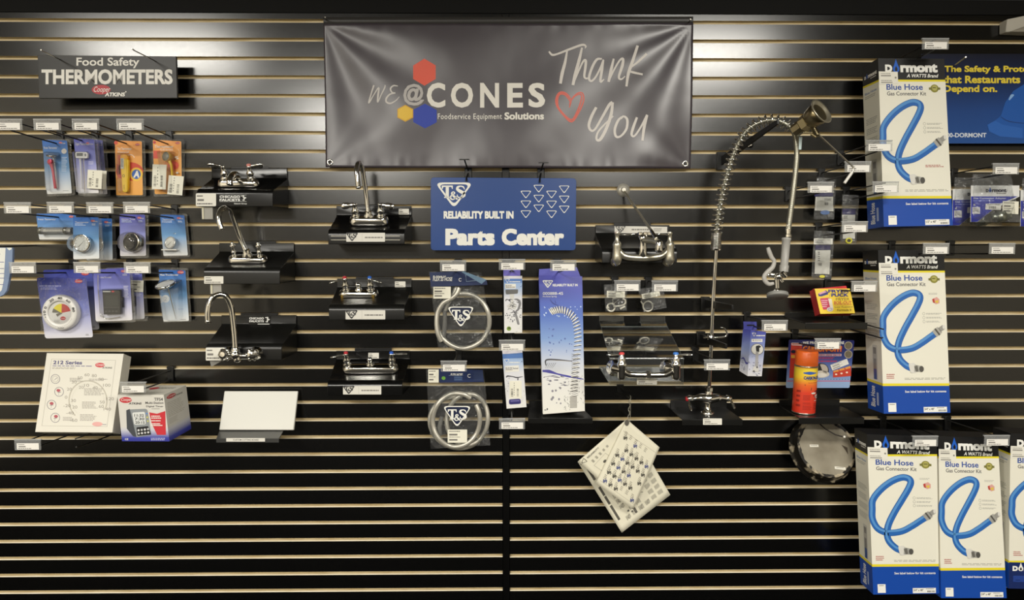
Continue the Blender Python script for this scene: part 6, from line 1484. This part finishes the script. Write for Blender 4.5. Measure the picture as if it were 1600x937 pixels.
# ---------------------------------------------------------------- small bags on the right
zr = Z(1240, 230, 4.075)
def rbag(label, poly, d, parts):
    t = thing('parts_bag', label, 'bag', U(*zr((poly[2][0] + poly[3][0])/2, poly[2][1]), d), 'slim clear bags at the right')
    p = PX(d + .006, zr)
    for nm, fn in parts: b = MB(); fn(b, p); b.build(nm, t)
    bag(t, zr, poly, d - .008, d + .012, film=SM); return t
VB = P('#2a2560', .4)
def cardfn(q, lab): 
    def f(b, p):
        b.slab(q, .0 + DD + .006, DD + .005, P('#e4e2da', .5), zr)
        x0, y0, x1, y1 = lab; b.lines(p, x0, y0, x1, y1, 5, INK(), 1); b.bars(p, x0, y1 + 6, x0 + 26, y1 + 24, P('#55524c'), 1, 10)
    return f
DD = .05
rbag('small clear bag with violet header and white card, left of the spring hose', [(150, 190), (272, 198), (258, 458), (126, 458)], DD, [
    ('header_card', lambda b, p: b.slab([(135, 283), (252, 283), (250, 312), (133, 312)], DD + .0068, DD + .006, VB, zr)),
    ('card', cardfn([(140, 315), (252, 315), (252, 408), (136, 402)], (195, 325, 248, 345))),
    ('blue_seal', lambda b, p: b.disc(p, 200, 415, 30, 14, P('#5d7fb8'), 1))])
DD = .06
rbag('narrow clear bag with violet header, white card and a yellow ring at its foot', [(312, 300), (418, 305), (400, 612), (294, 612)], DD, [
    ('header_card', lambda b, p: b.slab([(313, 392), (395, 392), (393, 428), (312, 428)], DD + .0068, DD + .006, VB, zr)),
    ('card', cardfn([(310, 430), (392, 430), (390, 582), (314, 582)], (318, 436, 350, 460))),
    ('yellow_ring', lambda b, p: b.tube([U(*zr(352 + 17*math.cos(k*PI/8), 595 + 15*math.sin(k*PI/8)), DD + .006) for k in range(16)], .0035, P('#d8d24a', .4), 8, True))])
rbag('tall clear bag with white card and violet band above the fryer tablet box', [(132, 530), (262, 535), (240, 838), (112, 838)], DD, [
    ('price_sticker', lambda b, p: (b.slab([(130, 580), (250, 580), (248, 618), (128, 618)], DD + .0068, DD + .006, WHITE(), zr), b.lines(PX(DD + .007, zr), 136, 588, 200, 612, 3, INK(), 1))),
    ('header_card', lambda b, p: b.slab([(140, 622), (236, 622), (235, 652), (138, 652)], DD + .0068, DD + .006, VB, zr)),
    ('card', cardfn([(140, 655), (235, 655), (228, 808), (134, 805)], (155, 665, 168, 730))),
    ('yellow_part', lambda b, p: b.disc(p, 182, 822, 18, 9, P('#d8d24a'), 1))])
# ---------------------------------------------------------------- boxed blue gas hoses
DG = GRAD([(0, '#1247a4'), (.172, '#1247a4'), (.1722, '#e6d52f'), (.19, '#e6d52f'), (.1902, '#e8e5d6'), (.862, '#e8e5d6'), (.8622, '#e6d52f'), (.874, '#e6d52f'), (.8742, '#121214'), (1, '#121214')], .45)
def gstops(s):
    for e in s: pass
for n_ in DG.node_tree.nodes:
    if n_.type == 'VALTORGB': n_.color_ramp.interpolation = 'CONSTANT'
DBL = P('#2c66b2', .35)
def dormont_logo(b, f, x0, y0, x1, y1, l=1, ink=None, drop='#1f5fc4'):
    m = ink or P('#efeee8', .45); w = x1 - x0
    b.text(f, 'D', x0, y0 + (y1 - y0)*.1, x0 + w*.135, y1, m, l, .06)
    cx = x0 + w*.21; yb = y1; r = w*.062; hh = (y1 - y0)
    b.poly(f, [(cx, y0 - hh*.55), (cx - r*.55, y0 + hh*.1), (cx - r*1.0, y0 + hh*.5), (cx - r*.9, y0 + hh*.82), (cx - r*.4, yb), (cx + r*.4, yb), (cx + r*.9, y0 + hh*.82), (cx + r*1.0, y0 + hh*.5), (cx + r*.55, y0 + hh*.1)], P(drop, .4), l)
    b.poly(f, [(cx, y0 + hh*.25), (cx - r*.42, y0 + hh*.6), (cx - r*.3, y0 + hh*.85), (cx + r*.3, y0 + hh*.85), (cx + r*.42, y0 + hh*.6)], P('#121214', .4), l + 1)
    b.text(f, 'rmont', x0 + w*.29, y0, x1, y1, m, l, .05)
def dormont_box(label, front, ds, thick, gold=True, checks=True, redtop=False, variant=0, stick=True, last=False):
    fr = quad_d(front, ds)
    t = thing('hose_box', label, 'box', (fr[2] + fr[3])/2, 'boxed gas connector hoses')
    b, f, fl, frt, ft = carton(t, fr, thick, [DG, DG, DG, P('#131315', .45), P('#1247a4', .45), DG])
    K = P('#131315', .45); WT = P('#efeee8', .45); BI_ = P('#2b4d9c', .45); TX = P('#4a4a50', .5)
    dormont_logo(b, f, .10, .032, .89, .083)
    b.text(f, 'A WATTS Brand', .42, .092, .885, .113, WT, 1, .025, 1, .012)
    b.text(f, 'Blue Hose', .11, .152, .655, .187, BI_, 1, .02); b.text(f, 'Gas Connector Kit', .115, .197, .70, .220, TX, 1, .012)
    if gold: b.disc(f, .83, .178, .062, .024, P('#8f8a3c', .4), 1, 20); b.rect(f, .745, .172, .915, .186, P('#77743a', .4), 2); b.disc(f, .83, .176, .04, .016, P('#b3ad62', .4), 3, 16); b.lines(f, .80, .171, .86, .183, 1, P('#4a4a24'), 4)
    # hose
    def hz(pts): return [(x, y) for x, y in pts]
    sc_ = 2.45/1.0
    H = [(.84, .505), (.74, .532), (.62, .565), (.46, .600), (.26, .610), (.11, .585), (.02, .525), (.0, .465), (.05, .405), (.17, .340), (.33, .288), (.48, .262), (.58, .268), (.61, .292), (.57, .335), (.47, .405), (.36, .480), (.27, .555), (.24, .615), (.27, .665), (.36, .705), (.44, .722)]
    H = [(max(x, .035), y) for x, y in H]
    b.stroke(f, H, [.098, .10, .10, .10, .10], P('#235a9c', .35), 1, 6, asp=.41); b.stroke(f, H, [.088, .088, .088], DBL, 2, 6, asp=.41); b.stroke(f, [(x - .012, y - .008) for x, y in H], [.03, .04, .03], P('#5a93cf', .3), 3, 6, asp=.41)
    b.stroke(f, H[:5], [.088, .088, .088], DBL, 4, 6, asp=.41); b.stroke(f, [(x - .012, y - .010) for x, y in H[:5]], [.03, .04, .03], P('#5a93cf', .3), 5, 6, asp=.41)
    ME = P('#b9b8b2', .3, .3)
    b.stroke(f, [(.80, .514), (.885, .487)], [.11, .11], ME, 6, 1, asp=.41); b.stroke(f, [(.835, .503), (.855, .497)], [.12, .12], P('#55534f', .3), 7, 1, asp=.41); b.stroke(f, [(.88, .489), (.945, .470)], [.07, .07], P('#9a9892', .3), 6, 1, asp=.41); b.disc(f, .945, .470, .02, .014, P('#d9d7d0'), 7, 10)
    b.poly(f, rquad((.39, .692), (.49, .688), (.52, .748), (.42, .752), .3), P('#d9d7d0', .3), 6); b.stroke(f, [(.48, .722), (.585, .727)], [.11, .085], ME, 7, 1, asp=.41); b.stroke(f, [(.50, .708), (.52, .742)], [.05, .04], P('#6a6862', .3), 8, 1, asp=.41); b.disc(f, .585, .727, .035, .019, P('#55534f', .3), 8, 14)
    for k in range(3):
        y = .385 + k*.024; b.ring(f, .655, y + .004, .02, .009, .004, P('#9a9a94'), 1, 12, 0, 360, .002); b.lines(f, .69, y, .93, y + .012, 2, P('#a9a8a0'), 1, .5)
    if redtop: b.lines(f, .64, .635, .92, .652, 2, P('#a84a44'), 1, .5)
    else:
        b.poly(f, [(.79, .30), (.86, .287), (.90, .30), (.90, .325), (.84, .332)], P('#d9a29a'), 1); b.poly(f, [(.82, .312), (.89, .305), (.87, .327)], P('#dcc04a'), 2); b.poly(f, [(.79, .30), (.82, .295), (.83, .325), (.80, .32)], P('#b8403a'), 2); b.lines(f, .74, .262, .9, .276, 2, P('#b9b7ae'), 1, .5)
        b.lines(f, .06, .757, .19, .79, 3, P('#b0605a'), 1, .5)
    b.lines(f, .33, .782, .96, .797, 2, P('#a5a398'), 1, .45, .05)
    b.text(f, 'See label below for kit contents', .33, .859, .95, .873, WT, 1, .02)
    if last: b.rect(f, 0, .828, 1, 1, P('#16285e', .45), 1); dormont_logo(b, f, .05, .848, .6, .884, 2, None, '#efeee8'); b.rect(f, .06, .915, .5, .955, P('#24408c', .45), 2); b.rect(f, .33, .92, .45, .95, P('#c9c4c4'), 3); b.rect(f, .33, .925, .45, .931, P('#b8403a'), 4); b.rect(f, .33, .938, .45, .944, P('#b8403a'), 4)
    b.rect(f, .07, .935, .19, .99, WT, 1) if not last else None; b.lines(f, .09, .942, .17, .950, 1, INK(), 2)
    b.rect(f, .60, .962, .95, .995, WT, 1); b.text(f, '3/4" x 48"' if variant else '1/2" x 48"', .61, .968, .76, .982, P('#55524c'), 2, .02); b.lines(f, .80, .966, .93, .974, 1, INK(), 2); b.bars(f, .82, .979, .94, .99, P('#3f3c38'), 2, 16)
    # side panel
    dormont_logo(b, fl, .12, .062, .9, .083); b.lines(fl, .5, .09, .9, .098, 1, WT, 1, .6)
    b.text(fl, 'Blue Hose', .12, .165, .85, .18, P('#7d92b8', .5), 1, .02); b.lines(fl, .12, .19, .85, .21, 2, P('#a5a49c'), 1)
    for k in range(4): b.lines(fl, .15, .33 + k*.06, .85, .37 + k*.06, 4, P('#a9a8a0'), 1, .45)
    b.rect(fl, .42, .585, .72, .80, P('#d0cec6'), 1); b.rect(fl, .47, .60, .66, .735, P('#8a8884', .3), 2); b.rect(fl, .45, .64, .68, .67, P('#b5b3ac', .3), 3); b.rect(fl, .47, .735, .66, .80, P('#2d4f8c', .35), 2)
    b.text(fl, 'Blue Hose', .22, .845, .50, .975, WT, 1, .02, 1, 0, 90); b.lines(fl, .6, .88, .72, .97, 1, P('#b9c6e4'), 1, .9)
    b.build('carton', t)
    if stick:
        b = MB(); tl = f(-.005, .078, 3); s4 = [f(.0, .078, 4), f(.0, .155, 4), f(.285, .150, 4), f(.285, .080, 4)]; nn = (f(.1, .1, 0) - f(.1, .1, 1)).normalized()*.0003
        b.prism(s4, [q + nn for q in s4], P('#e7e4d8', .5)); b.lines(f, .03, .09, .2, .097, 1, INK(), 5); b.rect(f, .03, .1, .18, .107, P('#8a8780'), 5); b.lines(f, .03, .13, .2, .137, 1, INK(), 5); b.rect(f, .03, .14, .2, .146, P('#8a8780'), 5); b.disc(f, .25, .115, .015, .006, P('#8a8780'), 5, 8); b.build('price_sticker', t)
    return t, f
dormont_box('tall blue gas hose box, topmost, overlapping the dark blue poster', [(1372, 91), (1475.4, 91.7), (1489, 352), (1381, 354)], [.20, .20, .235, .235], .12, redtop=True)
dormont_box('tall blue gas hose box in the middle of its column beside bare slats', [(1372, 390.4), (1475, 390.4), (1485, 644.6), (1381, 646)], [.20, .20, .225, .225], .12, variant=1)
dormont_box('blue gas hose box in the bottom row, left one beside bare slats', [(1354.4, 678), (1463.7, 682), (1467.5, 927), (1364.5, 928.5)], [.24, .24, .24, .24], .10, variant=1)
dormont_box('blue gas hose box in the bottom row, between two others', [(1466, 681), (1559, 684), (1573, 934), (1470.5, 934)], [.24, .24, .25, .25], .10, variant=1)
dormont_box('blue gas hose box in the bottom row, cut off by the photo edge', [(1579, 677), (1680, 680), (1689, 921), (1576, 919)], [.255]*4, .10, last=True)

# ---------------------------------------------------------------- dark blue poster
zt_ = Z(1330, 40, 2.841); d = .045
t = thing('poster', 'dark blue poster reading The Safety & Protection that Restaurants Depend on, behind the top box', 'poster', U(1560, 225, d))
PG = GRAD([(0, '#1f4f94'), (.35, '#1a4486'), (.75, '#0f2048'), (1, '#0a0f22')], .35)
b = MB(); b.slab([(1440, 84), (1436, 224), (1715, 224), (1720, 84)], d, d - .004, PG); b.build('panel', t)
p = PX(d, zt_); b = MB(); YT = P('#e8cf3c', .45)
b.text(p, 'The Safety & Protection', 412, 178, 880, 214, YT, 1, .035); b.text(p, 'that Restaurants', 404, 222, 750, 256, YT, 1, .035); b.text(p, 'Depend on.', 408, 264, 648, 304, YT, 1, .035); b.build('slogan_lettering', t); b = MB(); b.text(p, '1-800-DORMONT', 392, 476, 600, 496, P('#d9e0ea', .45), 1, .03); b.build('phone_lettering', t)
b = MB(); HB1 = P('#1f57a8', .35)
b.poly(p, [(604, 440), (612, 470), (660, 492), (760, 500), (1000, 500), (1000, 240), (900, 230), (780, 252), (720, 290), (684, 340), (664, 400), (640, 420)], HB1, 1); b.poly(p, [(604, 440), (640, 422), (672, 440), (760, 455), (760, 500), (660, 492), (612, 470)], P('#2a62b4', .35), 2)
b.stroke(p, [(700, 330), (712, 312), (722, 308)], [6, 14, 4], P('#86aee0'), 3, 3); b.stroke(p, [(664, 405), (700, 425), (780, 435)], [3, 5, 3], P('#153f80'), 3, 3); b.build('helmet_picture', t)
e = U(1490, 103, .03); a = U(1509, 89, .2); t = thing('hook_rod', 'bare metal rod on the dark blue poster beside the top box', 'hook', a, 'bare metal rods holding the signs'); b = MB(); b.tube([(e.x, .004, e.z + .01), e, a], .0026, SATIN(), 8); b.build('rod', t)

# ---------------------------------------------------------------- gas fitting bags
zg = Z(1380, 230, 7.209)
FB = CLEAR('fitting_bag_film', '#f4f5f5', .05, .01, .12, .9, 26, .6)
def fbag(label, dx, dy, d, w=1.0):
    q = lambda x, y: zg(x + dx, y + dy); t = thing('fitting_bag', label, 'bag', U(*q(1240, 835), d), 'clear bags of gas fittings')
    b = MB(); b.slab([(988, 430), (985, 840), (1060, 840), (1240, 700), (1535, 555), (1535, 430)], d + .012, d + .011, P('#e2e2e0', .4), q); p = PX(d + .012, q)
    b.poly(p, [(990, 552), (988, 840), (1060, 838), (1230, 705), (1300, 640), (1518, 552)], P('#2430a0', .35), 1); b.poly(p, [(988, 800), (988, 840), (1060, 838), (1150, 760)], P('#1c2684', .35), 2)
    dormont_logo(b, p, 1155, 468, 1388, 505, 2, P('#1f2238', .4)); b.lines(p, 1275, 515, 1390, 530, 1, INK(), 2, .6)
    b.text(p, 'Gas Connector Adapter', 1016, 564, 1385, 588, P('#d5daf0'), 2, .02); b.lines(p, 1016, 598, 1300, 608, 1, P('#8d98d4'), 2, .8); b.rect(p, 1002, 672, 1090, 750, P('#d5d4d6'), 2); b.lines(p, 1012, 684, 1080, 735, 4, INK(), 3); b.text(p, '6', 1016, 635, 1036, 658, SW, 2, .02)
    b.build('header_card', t)
    b = MB(); b.slab(rquad((1155, 635), (1330, 632), (1325, 705), (1150, 700), .1), d + .0135, d + .013, WHITE(), q); b.bars(PX(d + .0135, q), 1190, 662, 1270, 692, P('#3f3c38'), 1, 14); b.lines(PX(d + .0135, q), 1170, 642, 1320, 655, 1, INK(), 1); b.build('barcode_sticker', t)
    sticker(t, q, 1345, 608, 1525, 750, d + .0145, 2, 'price_sticker', False)
    b = MB(); P0, P1 = U(*q(1200, 790), d + .002), U(*q(1420, 770), d + .002); b.tube([P0, P0.lerp(P1, .3), P0.lerp(P1, .32), P0.lerp(P1, .7), P0.lerp(P1, .72), P1], [.016, .016, .024, .024, .016, .016], P('#8e9186', .3, .8), 10); b.build('fitting', t)
    bag(t, q, [(1010, 300), (1440, 305), (1545, 840), (970, 845)], d - .012, d + .03, film=FB); return t
fbag('clear bag of gas fittings in front, navy printed card and two white stickers', 0, 0, .17)
fbag('clear bag of gas fittings behind the front one, against the top gas hose box', -205, 40, .11)
fbag('clear bag of gas fittings cut off by the photo edge', 560, 50, .15)
# ---------------------------------------------------------------- pale box at the top right corner
zx = Z(1540, 0, 9.37)
t = thing('emergency_light', 'pale grey wedge shaped fixture cut off at the top right corner', 'fixture', U(1640, 50, .0))
PGY = P('#b9b4a8', .5)
f4 = [U(*zx(320, 280), .05), U(*zx(1400, 60), .09), U(*zx(1400, 478), .07), U(*zx(293, 470), .04)]
b = MB(); bk = [Vector((q.x, -.002, q.z)) for q in f4]; b.prism(f4, bk, PGY); b.build('housing', t, bevel=.003)
b = MB(); g4 = [U(*zx(340, 468), .042) + Vector((0, -.001, 0)), U(*zx(562, 388), .056), U(*zx(1400, 250), .085), U(*zx(1400, 476), .072)]; b.prism([q + Vector((0, -.004, 0)) for q in g4], g4, P('#8f897c', .5)); b.build('lower_panel', t)
